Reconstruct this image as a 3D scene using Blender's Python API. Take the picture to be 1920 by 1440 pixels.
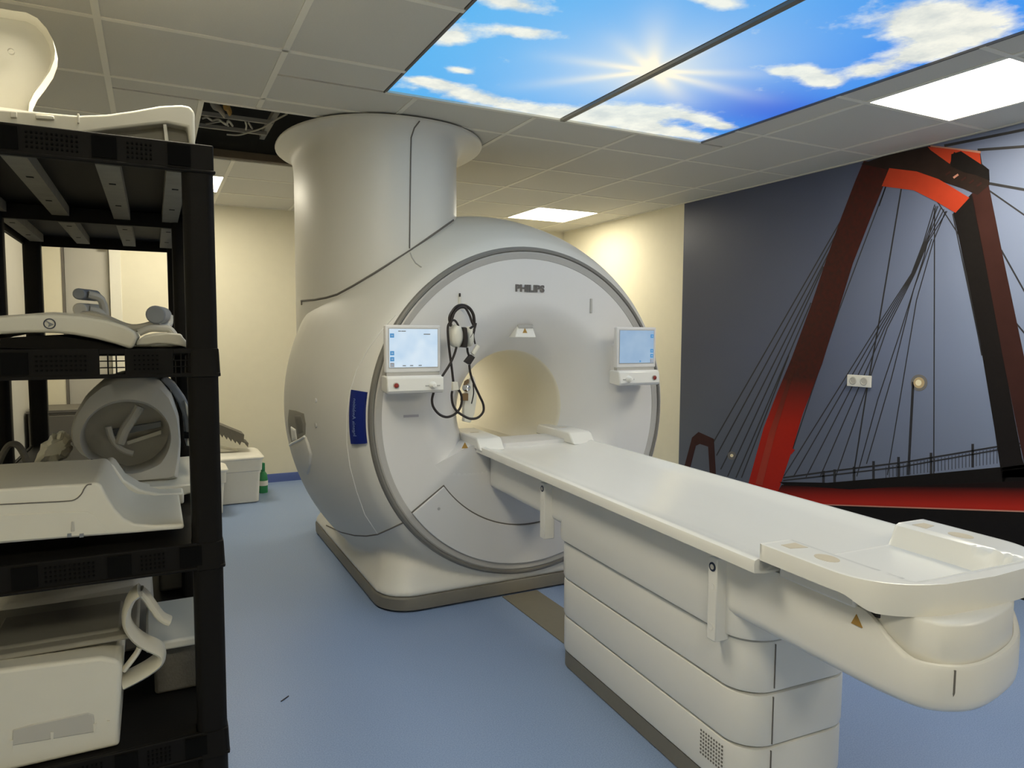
import bpy, bmesh, math, random
from math import sin, cos, pi, radians as R, sqrt, hypot
from mathutils import Matrix, Vector
from mathutils.bvhtree import BVHTree

for o in list(bpy.data.objects):
    bpy.data.objects.remove(o, do_unlink=True)
C = bpy.context.scene.collection
SC = bpy.context.scene
random.seed(7)

# ------------------------------------------------------------------ camera
FPX, YAW, PITCH, ROLL, CAMH = 1323.63, 0.470154, -0.073274, 0.004952, 1.307
fwd = Vector((sin(YAW)*cos(PITCH), cos(YAW)*cos(PITCH), sin(PITCH)))
_r = Vector((cos(YAW), -sin(YAW), 0)); _u = _r.cross(fwd)
RGT = _r*cos(ROLL) + _u*sin(ROLL); UPV = -_r*sin(ROLL) + _u*cos(ROLL)
EYE = Vector((0, 0, CAMH))
cam_d = bpy.data.cameras.new('camera'); cam = bpy.data.objects.new('camera', cam_d); C.objects.link(cam)
cam_d.sensor_width = 36; cam_d.lens = FPX/1920*36; cam_d.clip_start = .02
m3 = Matrix((RGT, UPV, -fwd)).transposed()
cam.matrix_world = Matrix.Translation(EYE) @ m3.to_4x4()
SC.camera = cam
# ------------------------------------------------------------------ world, exposure
w = bpy.data.worlds.new('world'); SC.world = w; w.use_nodes = True
w.node_tree.nodes['Background'].inputs[0].default_value = (.9, .9, .85, 1)
w.node_tree.nodes['Background'].inputs[1].default_value = 0.05
SC.view_settings.view_transform = 'Standard'; SC.view_settings.look = 'None'
SC.view_settings.gamma = 1; SC.view_settings.use_curve_mapping = False
SC.view_settings.exposure = 0.0
LIGHT = 21.0            # radiance of the ceiling light diffusers
LIGHT_COL = (1.0, .92, .72)
SKYLIT = 1.05          # radiance scale of the back-lit sky print

# ------------------------------------------------------------------ helpers
def ray(px, py): return fwd + RGT*((px-960)/FPX) + UPV*((720-py)/FPX)
def P(px, py, x=None, y=None, z=None):
    d = ray(px, py)
    if x is not None: t = x/d.x
    elif y is not None: t = y/d.y
    else: t = (z-CAMH)/d.z
    return EYE + d*t
def smooth(a, b, v):
    t = max(0, min(1, (v-a)/(b-a))); return t*t*(3-2*t)

class G:
    def __init__(s): s.v = []; s.f = []
    def add(s, V, F):
        n = len(s.v); s.v += [tuple(p) for p in V]; s.f += [tuple(i+n for i in f) for f in F]; return s
    def box(s, x0, x1, y0, y1, z0, z1):
        V = [(x, y, z) for z in (z0, z1) for y in (y0, y1) for x in (x0, x1)]
        return s.add(V, [(0,2,3,1),(4,5,7,6),(0,1,5,4),(2,6,7,3),(0,4,6,2),(1,3,7,5)])
    def prism(s, poly, axis, a0, a1):
        n = len(poly)
        def mk(p, a):
            if axis == 'y': return (p[0], a, p[1])
            if axis == 'x': return (a, p[0], p[1])
            return (p[0], p[1], a)
        V = [mk(p, a0) for p in poly] + [mk(p, a1) for p in poly]
        F = [tuple(range(n))[::-1], tuple(range(n, 2*n))]
        F += [(i, (i+1) % n, n+(i+1) % n, n+i) for i in range(n)]
        return s.add(V, F)
    def loft(s, rings, cap0=True, cap1=True, close=False):
        n = len(rings[0]); V = [p for r in rings for p in r]; F = []
        m = len(rings)
        for k in range(m if close else m-1):
            a = k*n; b = ((k+1) % m)*n
            F += [(a+i, a+(i+1) % n, b+(i+1) % n, b+i) for i in range(n)]
        if not close:
            if cap0: F.append(tuple(range(n))[::-1])
            if cap1: F.append(tuple((m-1)*n+i for i in range(n)))
        return s.add(V, F)
    def grid(s, rows):
        m = len(rows); n = len(rows[0])
        return s.add([p for r in rows for p in r],
                     [(i*n+j, i*n+j+1, (i+1)*n+j+1, (i+1)*n+j) for i in range(m-1) for j in range(n-1)])
    def lathe(s, prof, c, axis='y', n=96, close=False, a0=0, a1=2*pi):
        full = abs(a1-a0-2*pi) < 1e-6
        k = n if full else n+1
        rows = []
        for i in range(k):
            a = a0+(a1-a0)*i/n; row = []
            for (t, r) in prof:
                if axis == 'y': row.append((c[0]+r*cos(a), t, c[2]+r*sin(a)))
                elif axis == 'z': row.append((c[0]+r*cos(a), c[1]+r*sin(a), t))
                else: row.append((t, c[1]+r*cos(a), c[2]+r*sin(a)))
            rows.append(row)
        m = len(prof); V = [p for r in rows for p in r]; F = []
        for i in range(k if full else k-1):
            j = (i+1) % k
            for q in range(m if close else m-1):
                q2 = (q+1) % m
                F.append((i*m+q, i*m+q2, j*m+q2, j*m+q))
        return s.add(V, F)
    def tube(s, path, r, n=10, sub=0, flat=None, close=False):
        pts = [Vector(p) for p in path]
        if sub:
            out = []; m = len(pts)
            for i in range(m if close else m-1):
                if close: p0, p1, p2, p3 = pts[i-1], pts[i], pts[(i+1) % m], pts[(i+2) % m]
                else: p0, p1, p2, p3 = pts[max(i-1, 0)], pts[i], pts[i+1], pts[min(i+2, m-1)]
                for k in range(sub):
                    t = k/sub
                    out.append(.5*((2*p1)+(p2-p0)*t+(2*p0-5*p1+4*p2-p3)*t*t+(3*p1-p0-3*p2+p3)*t**3))
            if not close: out.append(pts[-1])
            pts = out
        m = len(pts); rings = []
        nrm = None
        for i in range(m):
            if close: d = pts[(i+1) % m]-pts[i-1]
            else: d = pts[min(i+1, m-1)]-pts[max(i-1, 0)]
            d.normalize()
            if nrm is None:
                nrm = d.cross(Vector((0, 1, 0)) if abs(d.y) < .9 else Vector((1, 0, 0))).normalized()
            nrm = (nrm-d*nrm.dot(d)).normalized(); b = d.cross(nrm)
            ra, rb = (r, r) if flat is None else flat
            rings.append([pts[i]+nrm*(ra*cos(2*pi*q/n))+b*(rb*sin(2*pi*q/n)) for q in range(n)])
        return s.loft(rings, close=close)
    def build(s, name, mat, parent=None, ang=35, bevel=0, seg=2, local=False, fix=True):
        me = bpy.data.meshes.new(name)
        me.from_pydata(s.v, [], s.f)
        if fix:
            bm = bmesh.new(); bm.from_mesh(me)
            bmesh.ops.recalc_face_normals(bm, faces=bm.faces); bm.to_mesh(me); bm.free()
        me.shade_smooth(); me.set_sharp_from_angle(angle=R(ang))
        me.materials.append(mat)
        o = bpy.data.objects.new(name, me); C.objects.link(o)
        if parent is not None: attach(o, parent, local)
        if bevel:
            b = o.modifiers.new('bevel', 'BEVEL'); b.width = bevel; b.segments = seg
            b.limit_method = 'ANGLE'; b.angle_limit = R(40); b.harden_normals = False
        return o
def attach(o, parent, local=False):
    o.parent = parent
    if not local and parent.type == 'EMPTY':
        o.matrix_parent_inverse = parent.matrix_basis.inverted()
def empty(name, label, cat, loc, group=None, rz=0):
    o = bpy.data.objects.new(name, None); C.objects.link(o)
    o.location = loc; o.rotation_euler = (0, 0, rz); o.empty_display_size = .1
    o.matrix_basis = Matrix.Translation(Vector(loc)) @ Matrix.Rotation(rz, 4, 'Z')
    return tag(o, label, cat, group)
def tag(o, label, cat, group=None, kind=None):
    o['label'] = label
    if cat: o['category'] = cat
    if group: o['group'] = group
    if kind: o['kind'] = kind
    return o
def struct(o): o['kind'] = 'structure'; return o
def rrect(cx, cy, hx, hy, r, n=8):
    out = []
    for (sx, sy, a) in ((1, 1, 0), (-1, 1, 90), (-1, -1, 180), (1, -1, 270)):
        for i in range(n+1):
            t = R(a+90*i/n); out.append((cx+sx*(hx-r)+r*cos(t), cy+sy*(hy-r)+r*sin(t)))
    return out
def superell(cx, cy, hx, hy, e, n=72):
    out = []
    for i in range(n):
        t = 2*pi*i/n; c, s_ = cos(t), sin(t)
        out.append((cx+hx*math.copysign(abs(c)**(2/e), c), cy+hy*math.copysign(abs(s_)**(2/e), s_)))
    return out
def text_geo(txt, size, bold=0.0, depth=.001):
    cu = bpy.data.curves.new('t', 'FONT'); cu.body = txt; cu.size = size; cu.extrude = depth; cu.offset = bold
    cu.align_x = 'CENTER'; cu.align_y = 'CENTER'; cu.resolution_u = 3
    ob = bpy.data.objects.new('t', cu); C.objects.link(ob)
    bpy.context.view_layer.update()
    me = bpy.data.meshes.new_from_object(ob.evaluated_get(bpy.context.evaluated_depsgraph_get()))
    V = [v.co.copy() for v in me.vertices]; F = [tuple(p.vertices) for p in me.polygons]
    bpy.data.objects.remove(ob, do_unlink=True); bpy.data.curves.remove(cu); bpy.data.meshes.remove(me)
    return V, F

# ------------------------------------------------------------------ materials
MATS = {}
def mat(name, col, rough=.5, metal=0, noise=0, nscale=60, bump=0, bscale=200, spec=.5, emit=None, estr=0, coat=0):
    m = bpy.data.materials.new(name); m.use_nodes = True
    nt = m.node_tree; b = nt.nodes['Principled BSDF']
    b.inputs['Base Color'].default_value = (*col, 1); b.inputs['Roughness'].default_value = rough
    b.inputs['Metallic'].default_value = metal; b.inputs['Specular IOR Level'].default_value = spec
    if coat: b.inputs['Coat Weight'].default_value = coat; b.inputs['Coat Roughness'].default_value = .15
    tc = nt.nodes.new('ShaderNodeTexCoord')
    if noise:
        n = nt.nodes.new('ShaderNodeTexNoise'); n.inputs['Scale'].default_value = nscale; n.inputs['Detail'].default_value = 4
        nt.links.new(tc.outputs['Object'], n.inputs['Vector'])
        mx = nt.nodes.new('ShaderNodeMix'); mx.data_type = 'RGBA'
        mx.inputs['A'].default_value = (*[c*(1-noise) for c in col], 1); mx.inputs['B'].default_value = (*[min(1, c*(1+noise)) for c in col], 1)
        nt.links.new(n.outputs['Fac'], mx.inputs['Factor']); nt.links.new(mx.outputs['Result'], b.inputs['Base Color'])
    if bump:
        n2 = nt.nodes.new('ShaderNodeTexNoise'); n2.inputs['Scale'].default_value = bscale
        nt.links.new(tc.outputs['Object'], n2.inputs['Vector'])
        bp = nt.nodes.new('ShaderNodeBump'); bp.inputs['Strength'].default_value = bump; bp.inputs['Distance'].default_value = .002
        nt.links.new(n2.outputs['Fac'], bp.inputs['Height']); nt.links.new(bp.outputs['Normal'], b.inputs['Normal'])
    if emit:
        b.inputs['Emission Color'].default_value = (*emit, 1); b.inputs['Emission Strength'].default_value = estr
    MATS[name] = m
    return m
M_housing = mat('housing_offwhite', (.72, .70, .64), .45, noise=.015, nscale=8)
M_fascia = mat('fascia_white', (.76, .745, .725), .38, noise=.015, nscale=8)
M_table = mat('table_white', (.80, .785, .735), .3, noise=.015, nscale=9)
M_tabletop = mat('tabletop_white', (.84, .825, .77), .22, noise=.01, nscale=9)
M_ring = mat('ring_grey', (.47, .455, .425), .4, noise=.03)
M_ringd = mat('ring_dark_grey', (.20, .19, .17), .45, noise=.03)
M_kick = mat('kick_grey_brown', (.19, .175, .145), .5, noise=.05)
M_seam = mat('seam_dark', (.16, .145, .125), .7, noise=.05)
M_bore = mat('bore_cream', (.78, .745, .63), .45, noise=.02)
M_wall = mat('wall_cream', (.78, .73, .57), .75, noise=.03, nscale=14, bump=.08, bscale=350)
M_tile = mat('ceiling_tile', (.68, .65, .565), .85, noise=.05, nscale=180, bump=.15, bscale=500)
M_bar = mat('grid_bar', (.86, .82, .70), .6, noise=.02)
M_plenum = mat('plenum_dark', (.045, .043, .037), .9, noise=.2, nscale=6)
M_base = mat('coving_blue', (.085, .13, .36), .45, noise=.06)
M_black = mat('black_plastic', (.010, .009, .008), .5, noise=.15, nscale=90, bump=.1, spec=.10)
M_black2 = mat('black_recess', (.003, .003, .003), .8, noise=.1, spec=.1)
M_rib = mat('rib_grey', (.24, .225, .18), .6, noise=.22, nscale=26)  # paler grey, only on the ribs of the top shelf
M_coilw = mat('coil_white', (.74, .71, .61), .42, noise=.03, nscale=20)
M_coilg = mat('coil_grey', (.53, .51, .455), .45, noise=.04, nscale=20)
M_coilg2 = mat('coil_blue_grey', (.22, .235, .26), .5, noise=.05)
M_padg = mat('pad_grey', (.30, .285, .24), .6, noise=.05)
M_padg2 = mat('pad_dark_grey', (.20, .19, .16), .6, noise=.05)
M_foam = mat('foam_grey', (.13, .12, .10), .9, noise=.2, nscale=120, bump=.5)
M_tote = mat('tote_white', (.78, .76, .70), .45, noise=.02)
M_green = mat('green_label', (.02, .22, .08), .5, noise=.05)
M_rubber = mat('cable_black', (.018, .012, .010), .5, noise=.1)
M_white = mat('bright_white', (.86, .85, .80), .4, noise=.01)
M_red = mat('stop_red', (.28, .03, .02), .35, noise=.05)
M_yellow = mat('warning_yellow', (.42, .24, .05), .5, noise=.05)
M_brown = mat('brown_block', (.22, .13, .05), .5, noise=.05)
M_brownd = mat('timber_dark', (.10, .075, .05), .7, noise=.2, nscale=12)
M_chrome = mat('mirror_silver', (.75, .75, .75), .12, metal=1, noise=.02)
M_textgrey = mat('lettering_grey', (.14, .125, .115), .5, noise=.02)
M_lilac = mat('label_lilac', (.50, .47, .50), .5, noise=.15, nscale=260)
M_blue = mat('badge_blue', (.008, .02, .17), .35, noise=.05)
M_bluetext = mat('badge_lettering', (.16, .22, .45), .4, noise=.02)
M_navy = mat('sticker_navy', (.02, .03, .06), .4, noise=.05)
M_door = mat('door_grey', (.50, .48, .42), .6, noise=.03, nscale=10)
M_jamb = mat('jamb_white', (.80, .77, .66), .6, noise=.02)
M_cab = mat('cabinet_taupe', (.13, .118, .095), .6, noise=.04)
M_bag = mat('bag_film', (.93, .89, .76), .3, noise=.08, nscale=40)
M_socket = mat('socket_white', (.85, .83, .76), .35, noise=.01)
M_hole = mat('slot_tan', (.55, .48, .35), .6, noise=.06)
M_strip = mat('floor_plate', (.19, .175, .14), .5, noise=.06)
M_steel = mat('galvanised', (.30, .29, .25), .5, noise=.1)
M_cablew = mat('cable_pale', (.42, .40, .34), .6, noise=.1)
M_icon = mat('screen_icon', (.03, .12, .26), .4, emit=(.05, .22, .45), estr=.8, noise=.05)
def lamp_mat(name, col, s):
    m = bpy.data.materials.new(name); m.use_nodes = True; nt = m.node_tree
    nt.nodes.clear(); e = nt.nodes.new('ShaderNodeEmission'); o = nt.nodes.new('ShaderNodeOutputMaterial')
    e.inputs[0].default_value = (*col, 1); e.inputs[1].default_value = s; nt.links.new(e.outputs[0], o.inputs[0]); return m
M_lamp = lamp_mat('light_diffuser', LIGHT_COL, LIGHT)

class NT:
    """tiny node-math helper"""
    def __init__(s, m): s.nt = m.node_tree
    def n(s, t): return s.nt.nodes.new(t)
    def _in(s, sock, v):
        if isinstance(v, (int, float)): sock.default_value = v
        elif isinstance(v, tuple): sock.default_value = v
        else: s.nt.links.new(v, sock)
    def m(s, op, a, b=None, c=None, clamp=False):
        k = s.n('ShaderNodeMath'); k.operation = op; k.use_clamp = clamp
        s._in(k.inputs[0], a)
        if b is not None: s._in(k.inputs[1], b)
        if c is not None: s._in(k.inputs[2], c)
        return k.outputs[0]
    def mix(s, f, a, b):
        k = s.n('ShaderNodeMix'); k.data_type = 'RGBA'
        s._in(k.inputs['Factor'], f); s._in(k.inputs['A'], a); s._in(k.inputs['B'], b); return k.outputs['Result']
    def ramp(s, v, a, b): # linear clamp
        return s.m('DIVIDE', s.m('SUBTRACT', v, a), b-a, clamp=True)
    def noise(s, vec, scale, detail=5, rough=.55):
        k = s.n('ShaderNodeTexNoise'); k.inputs['Scale'].default_value = scale; k.inputs['Detail'].default_value = detail
        k.inputs['Roughness'].default_value = rough; s._in(k.inputs['Vector'], vec); return k.outputs['Fac']
    def xyz(s, kind='Object'):
        t = s.n('ShaderNodeTexCoord'); q = s.n('ShaderNodeSeparateXYZ'); s.nt.links.new(t.outputs[kind], q.inputs[0])
        return t.outputs[kind], q.outputs[0], q.outputs[1], q.outputs[2]
    def blob(s, x, y, cx, cy, sx, sy, rot=0):
        dx = s.m('SUBTRACT', x, cx); dy = s.m('SUBTRACT', y, cy)
        c, si = cos(rot), sin(rot)
        u = s.m('ADD', s.m('MULTIPLY', dx, c/sx), s.m('MULTIPLY', dy, si/sx))
        v = s.m('ADD', s.m('MULTIPLY', dx, -si/sy), s.m('MULTIPLY', dy, c/sy))
        d = s.m('ADD', s.m('MULTIPLY', u, u), s.m('MULTIPLY', v, v))
        return s.m('POWER', 2.71828, s.m('MULTIPLY', d, -1))

# floor vinyl with fine flecks
def floor_mat():
    m = mat('vinyl_blue', (.25, .34, .53), .42)
    k = NT(m); b = m.node_tree.nodes['Principled BSDF']
    v, x, y, z = k.xyz()
    n1 = k.noise(v, 240, 2); n2 = k.noise(v, 2.2, 3)
    c = k.mix(k.ramp(n1, .35, .65), (.185, .275, .48, 1), (.28, .375, .58, 1))
    c = k.mix(k.m('MULTIPLY', n2, .25), c, (.31, .39, .55, 1))
    m.node_tree.links.new(c, b.inputs['Base Color'])
    bp = k.n('ShaderNodeBump'); bp.inputs['Strength'].default_value = .12; bp.inputs['Distance'].default_value = .001
    m.node_tree.links.new(n1, bp.inputs['Height']); m.node_tree.links.new(bp.outputs[0], b.inputs['Normal'])
    return m
M_floor = floor_mat()

# ------------------------------------------------------------------ room shell
XL, XR, YB, YF, ZC, ZT = -.84, 3.80, 6.33, -2.2, 2.337, 2.85
T = .12
struct(G().box(XL-T, XR+T, YF-T, YB+T, -.1, 0).build('floor', M_floor))['label'] = 'pale blue speckled vinyl floor'
wb = G()
wb.box(-.206, XR+T, YB, YB+T, 0, ZT)                     # right of the doorway
wb.box(XL-T, -.60, YB, YB+T, 0, ZT)
wb.box(-.60, -.206, YB, YB+T, 2.03, ZT)
struct(wb.build('wall_back', M_wall))
struct(G().box(XL-T, XL, YF, YB, 0, ZT).build('wall_left', M_wall))
struct(G().box(XR, XR+T, YF, YB, 0, ZT).build('wall_right', M_wall))
struct(G().box(XL-T, XR+T, YF-T, YF, 0, ZT).build('wall_front', M_wall))
# door in the back wall
d = struct(G().box(-.585, -.29, YB+.045, YB+.085, .0, 1.99).build('door_1', M_door, bevel=.003))
G().box(-.285, -.206, YB-.012, YB+.1, 0, 2.05).build('door_jamb', M_jamb, d, bevel=.003)
G().box(-.60, -.586, YB-.004, YB+.1, 0, 2.05).build('door_jamb', M_seam, d)
G().box(-.60, -.206, YB-.006, YB+.1, 1.995, 2.05).build('door_head', M_jamb, d, bevel=.003)
G().box(-.57, -.33, YB+.025, YB+.045, 1.945, 1.955).box(-.345, -.30, YB+.01, YB+.045, 1.93, 1.965).build('door_closer', M_jamb, d)
d2 = struct(G().box(XL, XL+.035, 4.35, 6.1, .0, 2.1).build('wall_shade_panel', M_door, bevel=.004))  # added grey panel, stands in for shade on the left wall
G().box(XL+.035, XL+.06, 4.42, 4.45, .95, 1.25).build('shade_panel_handle', M_ring, d2, bevel=.004)  # made-up handle on the added panel
G().box(XL+.0, XL+.05, 6.1, 6.2, 0, 2.14).build('door_jamb', M_jamb, d2, bevel=.003)  # pale edge strip of the added panel
struct(G().prism([(YB, 0), (YB-.014, 0), (YB-.012, .055), (YB-.008, .07), (YB, .072)], 'x', -.206, XR).build('baseboard_back', M_base))
struct(G().prism([(XR, 0), (XR-.014, 0), (XR-.012, .055), (XR-.008, .07), (XR, .072)], 'y', 4.47, YB-.014).build('baseboard_right', M_base))
struct(G().prism([(XL, 0), (XL+.014, 0), (XL+.012, .055), (XL+.008, .07), (XL, .072)], 'y', YF, YB).build('baseboard_left', M_base))

# ---- suspended ceiling
GX0, GY0, S = 1.0656, 2.770, .6
SKY = (.925, 2.685, .64, 3.040)
HOLE = (.225, 1.02, 3.53, 4.66)
LIGHTS = [(3, -2), (3, 4), (-2, 4), (-2, -2), (-2, -6), (3, -6)]
def cell(i, j): return (GX0+S*i, GX0+S*(i+1), GY0+S*j, GY0+S*(j+1))
EXC = [SKY, HOLE]+[cell(*c) for c in LIGHTS]
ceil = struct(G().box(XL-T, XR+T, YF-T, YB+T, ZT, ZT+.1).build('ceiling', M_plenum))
ceil['label'] = 'suspended ceiling of square mineral tiles in a metal grid'
def sub(rc, ex):
    x0, x1, y0, y1 = rc; a0, a1, b0, b1 = ex
    if a0 >= x1-1e-4 or a1 <= x0+1e-4 or b0 >= y1-1e-4 or b1 <= y0+1e-4: return [rc]
    out = []
    if b0 > y0: out.append((x0, x1, y0, b0))
    if b1 < y1: out.append((x0, x1, b1, y1))
    m0, m1 = max(y0, b0), min(y1, b1)
    if a0 > x0: out.append((x0, a0, m0, m1))
    if a1 < x1: out.append((a1, x1, m0, m1))
    return out
tile_mesh = {}
def tile(rc, z=ZC):
    x0, x1, y0, y1 = rc; wx, wy = round(x1-x0, 3), round(y1-y0, 3)
    if wx < .035 or wy < .035: return
    g = .0095; key = (wx, wy)
    if key not in tile_mesh:
        o = G().box(-wx/2+g, wx/2-g, -wy/2+g, wy/2-g, 0, .015).build('ceiling_tile', M_tile, ceil)
        tile_mesh[key] = o.data
    else:
        o = bpy.data.objects.new('ceiling_tile', tile_mesh[key]); C.objects.link(o); o.parent = ceil
    o.location = ((x0+x1)/2, (y0+y1)/2, z)
ni0 = math.floor((XL-GX0)/S); ni1 = math.ceil((XR-GX0)/S); nj0 = math.floor((YF-GY0)/S); nj1 = math.ceil((YB-GY0)/S)
for i in range(ni0, ni1):
    for j in range(nj0, nj1):
        x0, x1, y0, y1 = cell(i, j)
        rs = [(max(x0, XL), min(x1, XR), max(y0, YF), min(y1, YB))]
        for e in EXC: rs = [q for r_ in rs for q in sub(r_, e)]
        for q in rs: tile(q)
bar_mesh = {}
def bar(x0, x1, y0, y1):
    L = max(x1-x0, y1-y0)
    if L < .05: return
    along = (x1-x0) > (y1-y0); key = (round(L, 3))
    if key not in bar_mesh:
        bar_mesh[key] = G().box(-L/2, L/2, -.0115, .0115, -.003, .012).build('grid_bar', M_bar, ceil)
        o = bar_mesh[key]
    else:
        o = bpy.data.objects.new('grid_bar', bar_mesh[key].data); C.objects.link(o); o.parent = ceil
    o.location = ((x0+x1)/2, (y0+y1)/2, ZC)
    if not along: o.rotation_euler = (0, 0, pi/2)
def runs(a, b, cuts):
    segs = [(a, b)]
    for (c0, c1) in cuts:
        segs = [q for (s0, s1) in segs for q in ([(s0, s1)] if c1 <= s0 or c0 >= s1 else
                [t for t in ((s0, c0), (c1, s1)) if t[1]-t[0] > .01])]
    return segs
for i in range(ni0+1, ni1):
    x = GX0+S*i
    for (a, b) in runs(YF, YB, [(e[2], e[3]) for e in EXC if e[0]+.01 < x < e[1]-.01]): bar(x, x, a, b)
for j in range(nj0+1, nj1):
    y = GY0+S*j
    for (a, b) in runs(XL, XR, [(e[0], e[1]) for e in EXC if e[2]+.01 < y < e[3]-.01]): bar(a, b, y, y)
for (x0, x1, y0, y1) in ((SKY[0], SKY[1], SKY[3], SKY[3]), (HOLE[0], HOLE[1], HOLE[2], HOLE[2]), (HOLE[0], HOLE[0], HOLE[2], HOLE[3])):
    bar(x0, x1, y0, y1)
# wall angle trim
struct(G().box(XL, XR, YB-.02, YB, ZC-.004, ZC+.01).build('trim_1', M_bar))
struct(G().box(XR-.02, XR, YF, YB-.02, ZC-.004, ZC+.01).build('trim_2', M_bar))
# light-tight skirt of the sky box and of the plenum
# ---- ceiling lights
lnames = {(3, -2): 'bright square ceiling light beside the sky panel, nearest the bridge mural',
          (3, 4): 'square ceiling light far behind the scanner on the right, over the cream wall',
          (-2, 4): 'square ceiling light at the far left, half hidden by the black shelving post',
          (-2, -2): 'square ceiling light above the front of the black shelving',
          (-2, -6): 'square ceiling light behind the viewer on the shelving side',
          (3, -6): 'square ceiling light behind the viewer on the mural side'}
for c in LIGHTS:
    x0, x1, y0, y1 = cell(*c)
    t = empty('ceiling_light', lnames[c], 'ceiling light', ((x0+x1)/2, (y0+y1)/2, ZC), 'square ceiling lights')
    g = G(); f = .012
    g.box(x0, x1, y0, y0+f, ZC-.003, ZC+.04).box(x0, x1, y1-f, y1, ZC-.003, ZC+.04)
    g.box(x0, x0+f, y0+f, y1-f, ZC-.003, ZC+.04).box(x1-f, x1, y0+f, y1-f, ZC-.003, ZC+.04)
    g.build('frame', M_bar, t)
    G().box(x0+f, x1-f, y0+f, y1-f, ZC, ZC+.01).build('diffuser', M_lamp, t)

# ---- back-lit sky picture in the ceiling
def sky_mat():
    m = bpy.data.materials.new('sky_print'); m.use_nodes = True; m.node_tree.nodes.clear()
    k = NT(m); v, x, y, z = k.xyz()
    sx, sy = 1.80, 2.32
    dx = k.m('SUBTRACT', x, sx); dy = k.m('SUBTRACT', y, sy)
    d2 = k.m('ADD', k.m('MULTIPLY', dx, dx), k.m('MULTIPLY', dy, dy)); d = k.m('SQRT', d2)
    # blue ground: paler left, deeper right
    base = k.mix(k.ramp(x, 1.0, 2.5), (.055, .40, .82, 1), (.008, .20, .80, 1))
    base = k.mix(k.m('MULTIPLY', k.ramp(y, 2.5, 3.05), .35), base, (.10, .40, .80, 1))
    base = k.mix(k.m('MULTIPLY', k.noise(v, 2.5, 3), .4), base, (.08, .42, .85, 1))
    base = k.mix(k.m('MULTIPLY', k.blob(x, y, 2.58, 2.45, .42, .26), .9), base, (.004, .085, .66, 1))
    blobs = [(1.02, 2.06, .15, .055, 0), (1.59, 1.75, .11, .045, 0), (.96, 2.39, .08, .09, 0), (1.17, 2.24, .13, .045, -.3), (1.13, 2.67, .06, .03, 0), (1.06, 2.85, .11, .05, 0),
             (1.31, 2.93, .25, .09, .15), (1.72, 2.97, .20, .08, 0), (1.95, 2.88, .20, .13, 0), (2.12, 2.76, .20, .12, 0), (2.40, 2.72, .17, .055, .2), (2.60, 2.76, .08, .05, 0), (2.35, 2.96, .4, .10, 0),
             (2.36, 2.05, .13, .06, .2), (2.25, 2.09, .06, .04, 0), (2.50, 2.09, .09, .06, 0), (2.55, 1.92, .10, .08, 0), (2.30, 1.53, .20, .12, 0), (2.50, 1.55, .22, .15, 0), (2.57, 1.74, .10, .10, 0), (1.4, 1.2, .3, .2, 0)]
    acc = None
    for bl in blobs:
        g = k.blob(x, y, *bl); acc = g if acc is None else k.m('ADD', acc, g)
    n1 = k.noise(v, 5.5, 8, .62); n2 = k.noise(v, 17, 6, .6)
    f = k.m('ADD', k.m('MULTIPLY', acc, .74), k.m('ADD', k.m('MULTIPLY', k.m('SUBTRACT', n1, .5), 1.05), k.m('MULTIPLY', k.m('SUBTRACT', n2, .5), .45)))
    cl = k.ramp(f, .16, .58)
    shade = k.mix(k.ramp(n1, .35, .6), (.62, .64, .60, 1), (.90, .88, .76, 1))
    col = k.mix(cl, base, shade)
    # sun glow and star rays printed in the picture
    glow = k.m('POWER', 2.71828, k.m('MULTIPLY', d, -4.4))
    ang = k.m('ARCTAN2', dy, dx)
    rays = None
    for (a, wd, ln) in ((-.39, .10, .62), (.07, .085, .85), (-2.22, .11, .75), (-2.6, .10, .5), (2.99, .10, .6), (2.33, .10, .75), (.60, .14, .7), (-1.45, .12, .4), (1.45, .12, .5)):
        c, s_ = cos(a), sin(a)
        u = k.m('ADD', k.m('MULTIPLY', dx, c), k.m('MULTIPLY', dy, s_)); vv = k.m('ADD', k.m('MULTIPLY', dx, -s_), k.m('MULTIPLY', dy, c))
        q = k.m('DIVIDE', vv, k.m('ADD', .012, k.m('MULTIPLY', u, wd)))
        r_ = k.m('MULTIPLY', k.m('POWER', 2.71828, k.m('MULTIPLY', k.m('MULTIPLY', q, q), -1)),
                 k.m('MULTIPLY', k.m('GREATER_THAN', u, 0), k.m('POWER', k.m('SUBTRACT', 1, k.m('DIVIDE', u, ln), clamp=True), 1.5)))
        rays = r_ if rays is None else k.m('ADD', rays, r_)
    col = k.mix(k.m('MULTIPLY', k.m('POWER', 2.71828, k.m('MULTIPLY', d, -2.2)), .55), col, (.36, .70, .95, 1))
    gl = k.m('ADD', k.m('MULTIPLY', glow, .95), k.m('MULTIPLY', rays, .55), clamp=True)
    col = k.mix(gl, col, (.98, .92, .74, 1))
    e = k.n('ShaderNodeBsdfPrincipled'); o = k.n('ShaderNodeOutputMaterial')
    e.inputs['Base Color'].default_value = (.03, .03, .03, 1); e.inputs['Roughness'].default_value = .5; e.inputs['Specular IOR Level'].default_value = .1
    m.node_tree.links.new(col, e.inputs['Emission Color']); e.inputs['Emission Strength'].default_value = SKYLIT
    m.node_tree.links.new(e.outputs[0], o.inputs[0]); return m
M_sky = sky_mat()
M_sky.cycles.emission_sampling = 'NONE'   # large and dim: no direct light sampling needed
sk = empty('sky_panel', 'large backlit ceiling picture of blue sky, clouds and a bursting sun', 'ceiling picture', (1.8, 1.84, ZC))
xm = 1.808
G().box(SKY[0]+.004, xm-.015, SKY[2], SKY[3]-.004, ZC+.006, ZC+.016).build('sky_print', M_sky, sk)
G().box(xm+.015, SKY[1]-.004, SKY[2], SKY[3]-.004, ZC+.006, ZC+.016).build('sky_print', M_sky, sk)
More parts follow.
